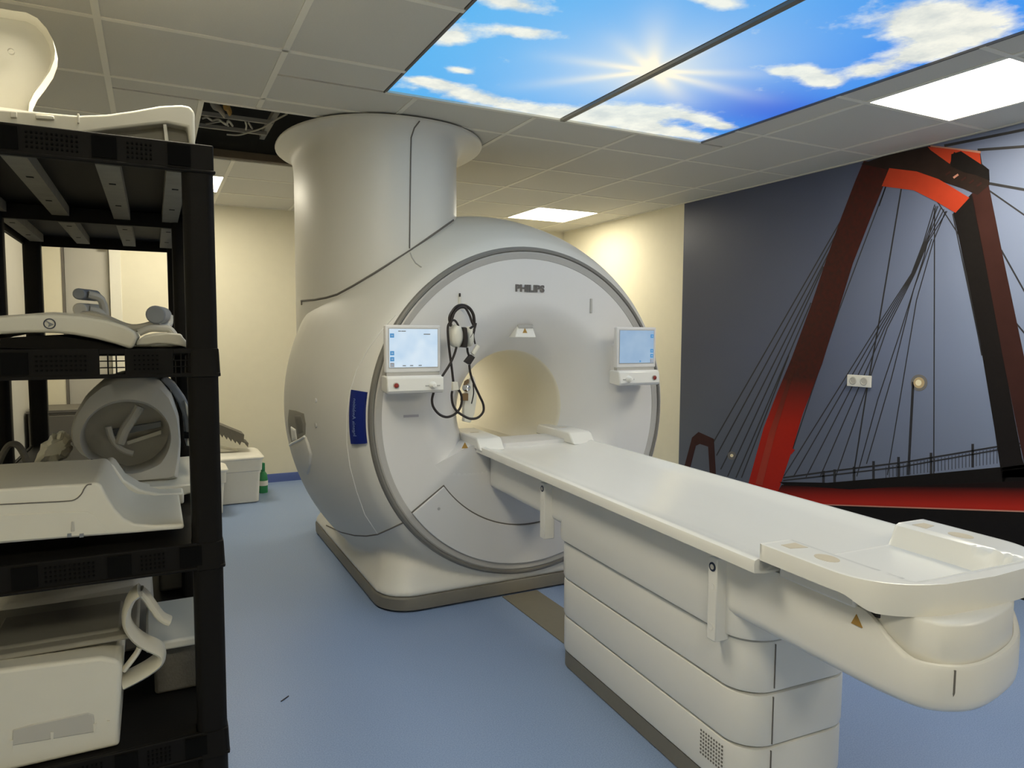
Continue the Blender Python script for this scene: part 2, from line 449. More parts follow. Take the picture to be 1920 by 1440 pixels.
G().box(xm-.0125, xm+.0125, SKY[2], SKY[3]-.008, ZC-.007, ZC+.004).build('divider_bar', M_strip, sk)
f = .006
G().box(SKY[0]-f, SKY[1]+f, SKY[3]-.004, SKY[3]+f, ZC-.002, ZC+.02).box(SKY[0]-f, SKY[0]+.004, SKY[2], SKY[3]-.004, ZC-.002, ZC+.02).box(SKY[1]-.004, SKY[1]+f, SKY[2], SKY[3]-.004, ZC-.002, ZC+.02).build('edge_frame', M_seam, sk)

# ---- things up in the open ceiling hole
ZH = ZC+.10
tr = empty('cable_tray', 'grey metal cable tray seen through the open ceiling hole', 'cable tray', P(450, 230, z=ZH))
for (pa, pb) in (((366, 214), (512, 234)), ((364, 237), (500, 254))):
    a, b = P(*pa, z=ZH), P(*pb, z=ZH); a.x -= .3
    G().box(a.x, b.x, (a.y+b.y)/2-.010, (a.y+b.y)/2+.010, ZH, ZH+.02).build('tray_rung', M_steel, tr)
a, b = P(526, 206, z=ZH), P(492, 268, z=ZH)
G().box((a.x+b.x)/2-.014, (a.x+b.x)/2+.014, a.y-.3, b.y, ZH+.020, ZH+.05).build('tray_rail', M_steel, tr)
wires = [([(380, 222), (388, 220), (398, 226), (410, 224), (424, 234), (428, 226), (436, 236)], .006, 'thin pale wire curling over the near tray rung'),
         ([(386, 232), (400, 230), (416, 228), (428, 236)], .005, 'pale wire lying between the two tray rungs'),
         ([(425, 252), (448, 253), (470, 247), (492, 240), (515, 226), (538, 214)], .005, 'long pale cable crossing the ceiling hole diagonally'),
         ([(460, 228), (462, 236), (461, 243)], .005, 'left of two short wire ends hanging off the tray rung'),
         ([(466, 230), (471, 238), (473, 241)], .005, 'right of two short wire ends hanging off the tray rung')]
for pl, rr, lb in wires:
    tag(G().tube([P(*q, z=ZH-.012) for q in pl], rr, 6, sub=4).build('wire', M_cablew), lb, 'cable', 'wires in the ceiling hole')
a, b = P(398, 196, z=ZH), P(418, 212, z=ZH)
tag(G().tube([a, (a+b)/2+Vector((0, 0, .01)), b], .022, 8, sub=3, flat=(.03, .01)).build('tape_roll', M_cablew), 'pale fabric strip in the near left corner of the ceiling hole', 'strip')
a, b = P(422, 199, z=ZH), P(431, 211, z=ZH)
tag(G().tube([a, (a+b)/2+Vector((0, 0, .01)), b], .015, 8, sub=3, flat=(.022, .01)).build('yellow_strip', M_yellow), 'yellow strip beside the pale fabric strip in the ceiling hole', 'strip')
tag(G().box(.12, 1.0, 4.615, 4.655, ZC+.004, ZC+.05).build('ceiling_beam', M_brownd, bevel=.003), 'dark brown timber along the back edge of the ceiling hole', 'beam')
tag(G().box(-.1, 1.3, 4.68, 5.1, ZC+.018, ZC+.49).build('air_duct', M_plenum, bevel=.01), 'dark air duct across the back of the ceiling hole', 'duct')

# ------------------------------------------------------------------ bridge mural
def mural_mat():
    m = mat('mural_sky_print', (.1, .11, .14), .42, spec=.35)
    k = NT(m); b = m.node_tree.nodes['Principled BSDF']; v, x, y, z = k.xyz()
    t = k.ramp(y, 4.46, 1.6)                       # left edge -> right
    c = k.mix(k.ramp(t, 0, .45), (.060, .067, .105, 1), (.112, .134, .218, 1))
    c = k.mix(k.ramp(t, .45, 1.0), c, (.30, .36, .53, 1))
    c = k.mix(k.m('MULTIPLY', k.ramp(z, 1.2, .5), .5), c, (.14, .155, .18, 1))
    c = k.mix(k.m('MULTIPLY', k.ramp(z, 1.6, 2.3), .35), c, (.055, .07, .15, 1))
    c = k.mix(k.m('MULTIPLY', k.m('SUBTRACT', k.noise(v, 420, 2), .5), .35), c, (.28, .29, .33, 1))
    m.node_tree.links.new(c, b.inputs['Base Color']); return m
mur = tag(G().box(XR-.004, XR, YF+.02, 4.462, .0, ZC-.006).build('mural', mural_mat()), 'wall-high photo mural of a red cable bridge under a dusk sky', 'mural')
def zm(zx, zy): return (1260+zx*.52092, 250+zy*.52083)
def wallpts(l, dx): return [P(*zm(*q), x=XR-.004-dx) for q in l]
def print_poly(name, l, material, lay):
    pts = wallpts(l, .0006*lay); n = len(pts)
    g = G(); V = [tuple(p) for p in pts]+[(XR-.004, p.y, p.z) for p in pts]
    V = [(v[0], v[1], min(v[2], ZC-.006)) for v in V]
    g.add(V, [tuple(range(n)), tuple(range(n, 2*n))[::-1]]+[(i, (i+1) % n, n+(i+1) % n, n+i) for i in range(n)])
    return g.build(name, material, mur)
def zgrad(name, c0, z0, c1, z1, axis='z'):
    m = mat(name, c0, .45, spec=.15); k = NT(m); v, x, y, z = k.xyz()
    c = k.mix(k.ramp(z if axis == 'z' else y, z0, z1), (*c0, 1), (*c1, 1))
    c = k.mix(k.m('MULTIPLY', k.noise(v, 40, 3), .3), c, (*[q*.6 for q in c0], 1))
    m.node_tree.links.new(c, m.node_tree.nodes['Principled BSDF'].inputs['Base Color']); return m
M_p1 = zgrad('print_pylon', (.46, .020, .010), .68, (.024, .0165, .014), 1.02)
M_p1b = zgrad('print_pylon_edge', (.42, .05, .03), .55, (.03, .014, .011), 1.0)
M_p2 = mat('print_beam_brown', (.028, .017, .014), .45, spec=.15, noise=.35, nscale=14)
M_p3 = mat('print_orange', (.52, .055, .022), .45, spec=.15, noise=.15, nscale=12)
M_p4 = mat('print_black_leg', (.013, .0105, .010), .45, spec=.15, noise=.2)
M_p5 = mat('print_maroon_leg', (.048, .018, .015), .45, spec=.15, noise=.25, nscale=10)
M_p6 = mat('print_deck_black', (.010, .008, .007), .45, spec=.15, noise=.2)
M_p7 = mat('print_deck_red', (.40, .028, .016), .45, spec=.15)
_k = NT(M_p7); _v, _x, _y, _z = _k.xyz()
M_p7.node_tree.links.new(_k.mix(_k.ramp(_k.m('ADD', _z, _k.m('MULTIPLY', _y, .191)), .825, .925), (.42, .022, .012, 1), (.012, .006, .005, 1)), M_p7.node_tree.nodes['Principled BSDF'].inputs['Base Color'])
M_p8 = mat('print_line', (.022, .021, .024), .5, noise=.2)
M_lampA = mat('print_lamp_core', (1.0, .88, .60), .45, spec=.15, noise=.02)
M_lampB = mat('print_lamp_halo', (.55, .42, .24), .45, spec=.15, noise=.05)
M_lampC = mat('print_lamp_halo_outer', (.20, .19, .18), .45, spec=.15, noise=.05)
M_pink = mat('print_pink_edge', (.55, .26, .19), .45, spec=.15, noise=.1)
def line(pts, wpx, lay, m=M_p8, name='printed_cable'):
    l = []; r_ = []
    for i, (a, b) in enumerate(pts):
        p0 = pts[max(i-1, 0)]; p1 = pts[min(i+1, len(pts)-1)]
        dx, dy = p1[0]-p0[0], p1[1]-p0[1]; L = hypot(dx, dy); nx, ny = -dy/L*wpx/2, dx/L*wpx/2
        l.append((a+nx, b+ny)); r_.append((a-nx, b-ny))
    print_poly(name, l+r_[::-1], m, lay)
# cables behind
for a, b in (((610, 310), (150, 1110)), ((600, 345), (160, 1160)), ((580, 400), (175, 1210)), ((545, 480), (200, 1235)), ((500, 610), (230, 1240)), ((420, 800), (250, 1240)),
             ((945, 270), (942, 1230)), ((1010, 290), (1100, 720)), ((1020, 300), (1115, 800)), ((890, 145), (1035, 370)), ((770, 190), (745, 262)),
             ((1140, 205), (1420, 400)), ((1185, 420), (1420, 840)), ((1160, 590), (1420, 900)), ((1100, 60), (1500, 30)), ((980, 45), (1500, -60)), ((1140, 180), (1500, 245))):
    wd = 4.0
    if a[0] > 970 and b[0] > 1400: wd = 10 if b[1] < 300 else 6
    line([a, b], wd, 1)
for i, e_ in enumerate(((402, 1235), (436, 1238), (482, 1238), (532, 1238), (588, 1238))):
    line([(946+11*i, 256+6*i), (905+4*i, 392), (862+3*i, 505), (742+8*i, 690+3*i), e_], 3.6, 1)
for pl in ([(770, 190), (690, 400), (600, 640), (520, 880), (430, 1150)], [(950, 262), (908, 440), (820, 720), (740, 960), (665, 1235)], [(985, 280), (940, 390), (880, 600), (830, 900), (775, 1230)], [(935, 380), (870, 560), (790, 880), (700, 1190)]):
    line(pl, 3.6, 1)
line([(825, 200), (745, 680), (705, 900), (652, 1235)], 5, 1)
# lamp post, railing
line([(868, 895), (850, 1230)], 9, 2, M_p8, 'printed_lamp_post')
line([(400, 1240), (560, 1218), (830, 1185), (1170, 1128), (1600, 1070)], 6, 2, M_p8, 'printed_railing')
line([(400, 1250), (560, 1232), (830, 1200), (1170, 1140), (1600, 1085)], 5, 2, M_p8, 'printed_railing')
for xx, yt in ((545, 1215), (585, 1210), (655, 1200), (725, 1180), (815, 1165), (932, 1150), (1082, 1118)):
    line([(xx, yt), (xx, yt+85)], 9, 2, M_p8, 'printed_railing_post')
for q in range(34): line([(770+q*12.5, 1200-q*2.1), (770+q*12.5, 1240-q*1.6)], 2, 1, M_p8, 'printed_baluster')
def disc(cx, cy, r_, m, lay, name): print_poly(name, [(cx+r_*cos(2*pi*i/20), cy+r_*sin(2*pi*i/20)) for i in range(20)], m, lay)
disc(889, 898, 30, M_lampC, 2, 'printed_lamp_glow'); disc(889, 898, 20, M_lampB, 3, 'printed_lamp_glow'); disc(887, 898, 11, M_lampA, 4, 'printed_lamp')
disc(215, 1160, 15, M_lampC, 2, 'printed_lamp_glow'); disc(215, 1160, 6, M_lampA, 3, 'printed_lamp')
# far small pylon
print_poly('printed_far_pylon', [(40, 1215), (72, 1095), (95, 1075), (150, 1100), (158, 1240), (136, 1235), (130, 1128), (100, 1118), (85, 1125), (62, 1215)], M_p5, 3)
# pylon
print_poly('printed_pylon_leg', [(690, 98), (790, 110), (760, 190), (720, 290), (650, 470), (590, 665), (540, 830), (470, 1010), (435, 1130), (380, 1295), (275, 1260), (330, 1060), (380, 930), (430, 810), (500, 620), (560, 440), (610, 300), (660, 170)], M_p1, 3)
print_poly('printed_pylon_edge', [(300, 1262), (350, 1075), (395, 950), (440, 820), (452, 822), (410, 955), (372, 1080), (325, 1268)], M_p1b, 4)
print_poly('printed_bracket', [(425, 1130), (442, 1140), (430, 1155), (418, 1160)], M_p1, 4)
print_poly('printed_leg_front', [(1012, 288), (1080, 215), (1135, 500), (1190, 800), (1260, 1170), (1290, 1260), (1190, 1260), (1160, 1060), (1110, 760), (1060, 500)], M_p4, 3)
print_poly('printed_leg_side', [(1078, 218), (1138, 180), (1190, 440), (1270, 820), (1360, 1250), (1280, 1250), (1245, 1080), (1190, 800), (1130, 480)], M_p5, 3)
print_poly('printed_top_beam', [(680, 110), (760, 75), (850, 62), (930, 45), (1108, 66), (1115, 110), (1140, 130), (1142, 185), (1100, 222), (1050, 200), (930, 160), (840, 145), (775, 130)], M_p2, 4)
print_poly('printed_beam_red', [(920, 48), (1108, 68), (1112, 112), (1060, 96), (1015, 66), (1000, 110), (930, 60)], M_p3, 5)
print_poly('printed_beam_edge', [(930, 43), (1110, 64), (1110, 72), (1030, 60), (930, 48)], M_pink, 6)
print_poly('printed_machinery', [(1005, 75), (1040, 64), (1110, 110), (1140, 130), (1142, 170), (1095, 150), (1050, 140), (1003, 118)], M_p4, 6)
print_poly('printed_beam_underside', [(782, 125), (880, 137), (960, 165), (1070, 232), (1020, 286), (950, 245), (870, 205), (755, 190)], M_p3, 5)
for q in range(5): line([(985+q*28, 150+q*10), (1002+q*28, 138+q*10)], 7, 6, M_pink if q == 1 else M_p5, 'printed_beam_tooth')
# deck
print_poly('printed_deck_top', [(385, 1255), (560, 1258), (830, 1235), (1250, 1195), (1900, 1130), (1900, 1330), (480, 1310)], M_p6, 3)  # black top of the printed bridge deck
print_poly('printed_deck_girder', [(395, 1265), (640, 1282), (1000, 1262), (1900, 1230), (1900, 1372), (1267, 1360), (520, 1336), (375, 1298)], M_p7, 4)
print_poly('printed_deck_edge', [(520, 1334), (1267, 1359), (1900, 1372), (1900, 1377), (1267, 1364), (520, 1338)], M_pink, 5)
print_poly('printed_ground', [(375, 1298), (520, 1337), (1267, 1363), (1900, 1375), (1900, 1800), (0, 1800), (0, 1350), (200, 1300)], M_p6, 3)
# wall socket
so = empty('wall_socket', 'white double power socket on the bridge mural', 'socket', P(1613, 715, x=XR-.004))
a, b = P(1592, 702, x=XR-.004), P(1635, 727, x=XR-.004)
G().box(XR-.022, XR-.0065, b.y, a.y, b.z, a.z).build('plate', M_socket, so, bevel=.003)
for yy in (a.y-.042, b.y+.042):
    c = (0, yy, (a.z+b.z)/2)
    G().lathe([(XR-.0235, .0), (XR-.0235, .016), (XR-.026, .018), (XR-.0245, .024), (XR-.0215, .025)], c, 'x', 24).build('outlet', M_coilg, so)

# ------------------------------------------------------------------ MRI scanner
CX, CZ = 1.650, .912
sc = empty('mri_scanner', 'huge off-white MRI scanner with round bore, grey ring and turret up to the ceiling', 'MRI scanner', (CX, 3.9, 0))
OUT = [(3.058, .800), (3.068, .816), (3.10, .853), (3.15, .882), (3.20, .908), (3.30, .950), (3.40, .982), (3.50, 1.010), (3.60, 1.030), (3.70, 1.042), (3.80, 1.046), (3.90, 1.036),
       (4.0, 1.018), (4.2, .975), (4.4, .912), (4.6, .825), (4.70, .76)]
def rad(y):
    for (a, ra), (b, rb) in zip(OUT, OUT[1:]):
        if a <= y <= b: return ra+(rb-ra)*(y-a)/(b-a)
    return .8
hg = G()
prof = OUT+[(4.72, .70), (4.72, .42), (4.66, .335), (3.30, .335), (3.20, .40), (3.12, .56), (3.085, .74), (3.062, .765)]
hg.lathe(prof, (CX, 0, CZ), 'y', 128, close=True)
FX, FY0, FY1 = .752, 3.055, 4.74
def foot_ring(z, inf, ins, r_=.17):
    return [(x, y, z) for x, y in rrect(CX+.005, (FY0+inf+FY1-inf)/2, FX-ins, (FY1-FY0)/2-inf, r_, 10)]
hg.loft([foot_ring(.066, .0, .0), foot_ring(.085, .003, .003), foot_ring(.100, .012, .010), foot_ring(.135, .04, .028), foot_ring(.20, .095, .055), foot_ring(.30, .145, .08), foot_ring(.42, .19, .11), foot_ring(.55, .23, .13)])
housing = hg.build('housing', M_housing, sc)
rm = housing.modifiers.new('remesh', 'REMESH'); rm.mode = 'VOXEL'; rm.voxel_size = .013; rm.use_smooth_shade = True
sm = housing.modifiers.new('smooth', 'SMOOTH'); sm.iterations = 14; sm.factor = .5
G().loft([foot_ring(.003, .016, .016), foot_ring(.012, .004, .004), foot_ring(.064, .002, .002), foot_ring(.072, .006, .006)]).build('plinth', M_kick, sc)
# turret (chimney) cover and its flared ceiling collar
TX, TY = 1.125, 3.95
rings = []
for z, f_ in ((1.15, 0), (1.7, 0), (2.10, 0), (2.17, 0), (2.21, .02), (2.24, .06), (2.262, .14), (2.280, .28), (2.293, .47), (2.303, .70), (2.311, .90), (2.317, .985), (2.323, 1.0), (2.328, .99)):
    L2 = lambda a_, b_: a_+(b_-a_)*f_
    rings.append([(x, y, z) for x, y in superell(L2(TX, 1.165), L2(TY, 3.985), L2(.408, .545), L2(.652, .700), L2(2.25, 2.2))])
turret = G().loft(rings).build('turret', M_housing, sc, ang=60)
rings = [[(x, y, z) for x, y in superell(1.165, 3.985, .536, .69, 2.2)] for z in (2.325, 2.3325)]
G().loft(rings).build('ceiling_gap_ring', M_seam, sc)
# ring trim
G().lathe([(3.075, .812), (3.050, .806), (3.044, .798), (3.044, .790), (3.056, .783), (3.07, .79)], (CX, 0, CZ), 'y', 160, close=True).build('outer_ring', M_ringd, sc)
G().lathe([(3.07, .79), (3.050, .785), (3.046, .778), (3.050, .752), (3.062, .742), (3.075, .742)], (CX, 0, CZ), 'y', 160, close=True).build('inner_ring', M_ring, sc)
# fascia: flat rim that dishes into the bore above the docking ledge
BR = .305
def fas_y(r_, z):
    q = max(0, (.545-r_)/(.545-BR))
    return 3.052+.215*(q**1.7)*smooth(.64, .73, z)
g = G(); rows = []
NR = 26
for i in range(161):
    a = 2*pi*i/160; row = []
    for k_ in range(NR+1):
        t = k_/NR; r_ = BR+(.765-BR)*t; x = CX+r_*cos(a); z = CZ+r_*sin(a)
        row.append((x, fas_y(r_, z), z))
    rows.append(row)
g.grid(rows)
fascia = g.build('fascia', M_fascia, sc, ang=60)
# bore liner
G().lathe([(3.267, .3055), (3.275, .300), (3.30, .300), (4.71, .300), (4.71, .33), (3.267, .33)], (CX, 0, CZ), 'y', 96, close=True).build('bore_liner', M_bore, sc, ang=50)
G().box(CX-.235, CX+.235, 3.28, 4.66, .66, .70).build('bore_deck', M_bore, sc, bevel=.006)
for s in (-1, 1): G().box(CX+s*.236-.006, CX+s*.236+.006, 3.28, 4.66, .695, .715).build('bore_rail', M_bore, sc, bevel=.002)
G().box(CX-.05, CX+.05, 4.2, 4.62, CZ+.288, CZ+.296).build('bore_light', lamp_mat('bore_lamp', (1, .93, .78), 9), sc)
# docking apron under the bore
ap = [(1.15, .690), (1.33, .767), (1.97, .767), (2.15, .690), (2.15, .60), (1.15, .60)]
G().prism(ap, 'y', 3.0523, 3.262).build('docking_ledge', M_fascia, sc)
# lower service cover (annular sector) with an open joint around it
def sector(r0, r1, a0, a1, y0, y1, n=48):
    pts = [(CX+r0*cos(R(a0+(a1-a0)*i/n)), CZ+r0*sin(R(a0+(a1-a0)*i/n))) for i in range(n+1)]
    pts += [(CX+r1*cos(R(a1-(a1-a0)*i/n)), CZ+r1*sin(R(a1-(a1-a0)*i/n))) for i in range(n+1)]
    return G().prism(pts, 'y', y0, y1)
sector(.556, .752, 215, 325, 3.0485, 3.0515).build('cover_joint', M_seam, sc)
cov = sector(.562, .752, 215.5, 324.5, 3.040, 3.051).build('service_cover', M_fascia, sc, bevel=.003)
G().lathe([(3.0385, .0), (3.0385, .006), (3.041, .008)], (P(823, 954, y=3.04).x, 0, P(823, 954, y=3.04).z), 'y', 16).build('screw', M_ring, cov)
# lettering
V, F = text_geo('PHILIPS', .047, bold=.0022, depth=.0015)
a = P(993.5, 541.5, y=3.05)
wds = [v.x for v in V]; sxx = .160/(max(wds)-min(wds))
o = G().add([(a.x+v.x*sxx, 3.0490-v.z, a.z+v.y*.95) for v in V], F).build('maker_lettering', M_textgrey, sc, fix=False)
a, b = P(757, 783, y=3.05), P(785, 777, y=3.05)
G().box(a.x, b.x, 3.0495, 3.0525, a.z, b.z).build('small_label', M_lilac, sc)
# hook and slot for headsets
for (px, py0, py1) in ((862, 551, 577), (1108.5, 560, 587)):
    a, b = P(px, py0, y=3.05), P(px, py1, y=3.05)
    G().box(a.x-.006, a.x+.006, 3.046, 3.054, b.z, a.z).build('hook_plate', M_ring if px > 1000 else M_coilw, sc, bevel=.002)
a = P(862, 572, y=3.05)
G().tube([(a.x, 3.06, a.z-.012), (a.x, 3.0, a.z-.014), (a.x, 2.985, a.z-.012), (a.x, 2.978, a.z+.005)], .006, 8, sub=4).build('hook', M_coilw, sc)
a = P(862, 553, y=3.045)
G().box(a.x-.004, a.x+.004, 3.043, 3.047, a.z-.008, a.z+.008).build('hook_screw', M_rubber, sc)
# sensor window over the bore with warning sticker
sy = 3.055
gs = G(); HZ0, HZ1 = 1.281, 1.336
q = [Vector((CX-.041, 3.105, HZ1)), Vector((CX+.041, 3.105, HZ1)), Vector((CX+.059, 3.098, HZ0)), Vector((CX-.059, 3.098, HZ0))]
V = [tuple(p) for p in q]+[(p.x, 3.24, p.z) for p in q]
gs.add(V, [(0, 1, 2, 3), (4, 7, 6, 5), (0, 4, 5, 1), (1, 5, 6, 2), (2, 6, 7, 3), (3, 7, 4, 0)])
sen = gs.build('sensor_hood', M_white, sc, bevel=.004)
G().box(q[0].x, q[1].x, 3.098, 3.112, q[0].z-.008, q[0].z+.007).build('hood_slot', M_ring, sen, bevel=.002)
c = Vector((CX-.004, 3.1, 1.314))
def tri(name, c, s, y0, par, n=Vector((0, -1, 0))):
    return G().prism([(c.x-s, c.z-s*.8), (c.x+s, c.z-s*.8), (c.x, c.z+s)], 'y', y0, y0+.002).build(name, M_yellow, par)
tri('warning_sticker', c, .013, 3.0995, sen)
tri('warning_sticker', P(873, 836, y=3.04), .016, 3.0478, sc)
# blue badge wrapped on the left shoulder
def shell(y, a, off): r_ = rad(y)+off; return (CX+r_*cos(a), y-off*.6, CZ+r_*sin(a))
A0, A1 = R(168.4), R(190.0)
def hitang(px, py):   # angle on the shoulder at y about 3.09
    p = P(px, py, y=3.09); return math.atan2(p.z-CZ, p.x-CX) % (2*pi)
A0, A1 = hitang(665, 732), hitang(668, 833)
Y0, Y1 = 3.070, 3.128
rows = [[shell(Y0+(Y1-Y0)*j/4, A0+(A1-A0)*i/16, .010) for j in range(5)] for i in range(17)]
rows2 = [[shell(Y0+(Y1-Y0)*j/4, A0+(A1-A0)*i/16, -.006) for j in range(5)] for i in range(17)]
g = G().grid(rows).grid(rows2)
def rim(rows): return [rows[0][j] for j in range(5)]+[rows[i][4] for i in range(1, 17)]+[rows[16][j] for j in range(3, -1, -1)]+[rows[i][0] for i in range(15, 0, -1)]
ra_, rb_ = rim(rows), rim(rows2); n = len(ra_); g.add(ra_+rb_, [(i, (i+1) % n, n+(i+1) % n, n+i) for i in range(n)])
bad = g.build('model_badge', M_blue, sc)
V, F = text_geo('Ingenia Ambition', .03, bold=.0004, depth=.0)
L = max(v.x for v in V)-min(v.x for v in V); am = (A0+A1)/2; span = abs(A1-A0)*.70
def bt(v):
    a = am-v.x/L*span*(1 if A1 > A0 else -1); yy = (Y0+Y1)/2+.002-v.y*.62   # reads upwards
    return shell(yy, a, .0125)
G().add([bt(v) for v in V], F).build('badge_lettering', M_bluetext, bad, fix=False)
# seams that follow the housing skin
bpy.context.view_layer.update()
dg = bpy.context.evaluated_depsgraph_get()
BVs = [BVHTree.FromObject(housing, dg), BVHTree.FromObject(turret, dg)]
inv = [housing.matrix_world.inverted(), turret.matrix_world.inverted()]
def hit(px, py, which=(0, 1), off=.0015):
    best = None
    for k_ in which:
        dd = ray(px, py).normalized()
        loc, nr, idx, dist = BVs[k_].ray_cast(EYE, dd)
        if loc and (best is None or dist < best[1]): best = (loc-dd*off, dist, nr)
    return best
def seam(name, pts, r_, m=M_seam, which=(0, 1), sub_=6, par=None):
    dense = []
    for (a, b) in zip(pts, pts[1:]):
        for t in range(sub_): dense.append((a[0]+(b[0]-a[0])*t/sub_, a[1]+(b[1]-a[1])*t/sub_))
    dense.append(pts[-1])
    out = [h[0] for h in (hit(*q, which=which) for q in dense) if h]
    if len(out) > 2: return G().tube(out, r_, 6).build(name, m, par or sc)
seam('turret_joint', [(787, 227), (777, 240), (771, 258), (770, 300), (769, 380), (768, 466)], .0032, which=(1,))
seam('turret_joint', [(769, 474), (772, 482), (779, 493), (790, 501)], .003, M_ring)
seam('turret_base_joint', [(565, 564), (590, 562), (612, 558), (632, 552), (660, 537), (700, 513), (740, 488), (770, 469), (800, 448), (830, 427), (850, 413)], .0055)
G().tube([hit(566, 565)[0], hit(566, 565)[0]+Vector((0, 0, -.02))], .006, 8).build('joint_stop', M_kick, sc)
seam('shoulder_joint', [(742, 590), (715, 620), (690, 655), (668, 695), (656, 735), (650, 780), (650, 830), (656, 875), (668, 920), (684, 965), (708, 1001)], .0017, M_white, which=(0,))
seam('foot_joint', [(612, 985), (640, 998), (665, 1004), (687, 1005), (708, 1002), (735, 990), (756, 980)], .0038, which=(0,))
# side grip: dark patch with a pale flap
def patch(name, pts, m, off, par=sc, which=(0,), bevel=0):
    h = [hit(*q, which=which, off=off) for q in pts]
    h = [q for q in h if q]
    top = [q[0] for q in h]; bot = [q[0]+ray(600, 800).normalized()*(off+.012) for q in h]
    n = len(top); c0 = sum(top, Vector())/n; c1 = sum(bot, Vector())/n
    V = top+bot+[c0, c1]
    F = [(i, (i+1) % n, 2*n) for i in range(n)]+[(n+(i+1) % n, n+i, 2*n+1) for i in range(n)]+[(i, n+i, n+(i+1) % n, (i+1) % n) for i in range(n)]
    return G().add(V, F).build(name, m, par, bevel=bevel, ang=60)
def spatch(name, pts, m, off, bevel=0):
    dense = []
    for (p_, q_) in zip(pts, pts[1:]+pts[:1]):
        for t in range(4): dense.append((p_[0]+(q_[0]-p_[0])*t/4, p_[1]+(q_[1]-p_[1])*t/4))
    def at(y, a, o_): r_ = rad(y)-.001+o_; return Vector((CX+r_*cos(R(a)), y, CZ+r_*sin(R(a))))
    cy_ = sum(p_[0] for p_ in dense)/len(dense); ca = sum(p_[1] for p_ in dense)/len(dense)
    rg = [[at(cy_+(y-cy_)*f_, ca+(a-ca)*f_, o_) for y, a in dense] for f_, o_ in ((1, -.015), (1, off*.6), (.94, off), (.5, off), (.05, off))]
    return G().loft(rg).build(name, m, sc, ang=60)
spatch('grip_recess', [(3.70, 180.2), (3.588, 179.9), (3.49, 180.2), (3.475, 183), (3.49, 186.0), (3.6, 188.2), (3.72, 189.8), (3.75, 187), (3.74, 183.5)], M_padg, .003)
spatch('grip_shadow', [(3.60, 181.4), (3.52, 181.0), (3.495, 183), (3.505, 185.5), (3.575, 186.4)], M_padg2, .005)  # shadow inside the grip, painted as a darker patch
spatch('grip_tab', [(3.67, 184.8), (3.60, 185.2), (3.60, 188.0), (3.68, 189.0)], M_white, .008)
spatch('side_flap', [(3.73, 190.4), (3.6, 188.6), (3.484, 186.6), (3.464, 188.7), (3.458, 191.5), (3.50, 195), (3.58, 198.2), (3.67, 196.5), (3.735, 193.2)], M_housing, .011)
G().tube([(CX+(rad(y)+.010)*cos(R(a)), y, CZ+(rad(y)+.010)*sin(R(a))) for y, a in ((3.735, 190.5), (3.67, 189.5), (3.6, 188.5), (3.54, 187.6), (3.482, 186.5))], .006, 8, sub=3).build('flap_edge', M_white, sc)
for px, py in ((592, 751), (592, 797)):
    h = hit(px, py, which=(0,))
    if h: G().tube([h[0]+Vector((.004, 0, 0)), h[0]+Vector((-.003, 0, 0))], .011, 14).build('bolt_cap', M_housing if py < 780 else M_coilg, sc)

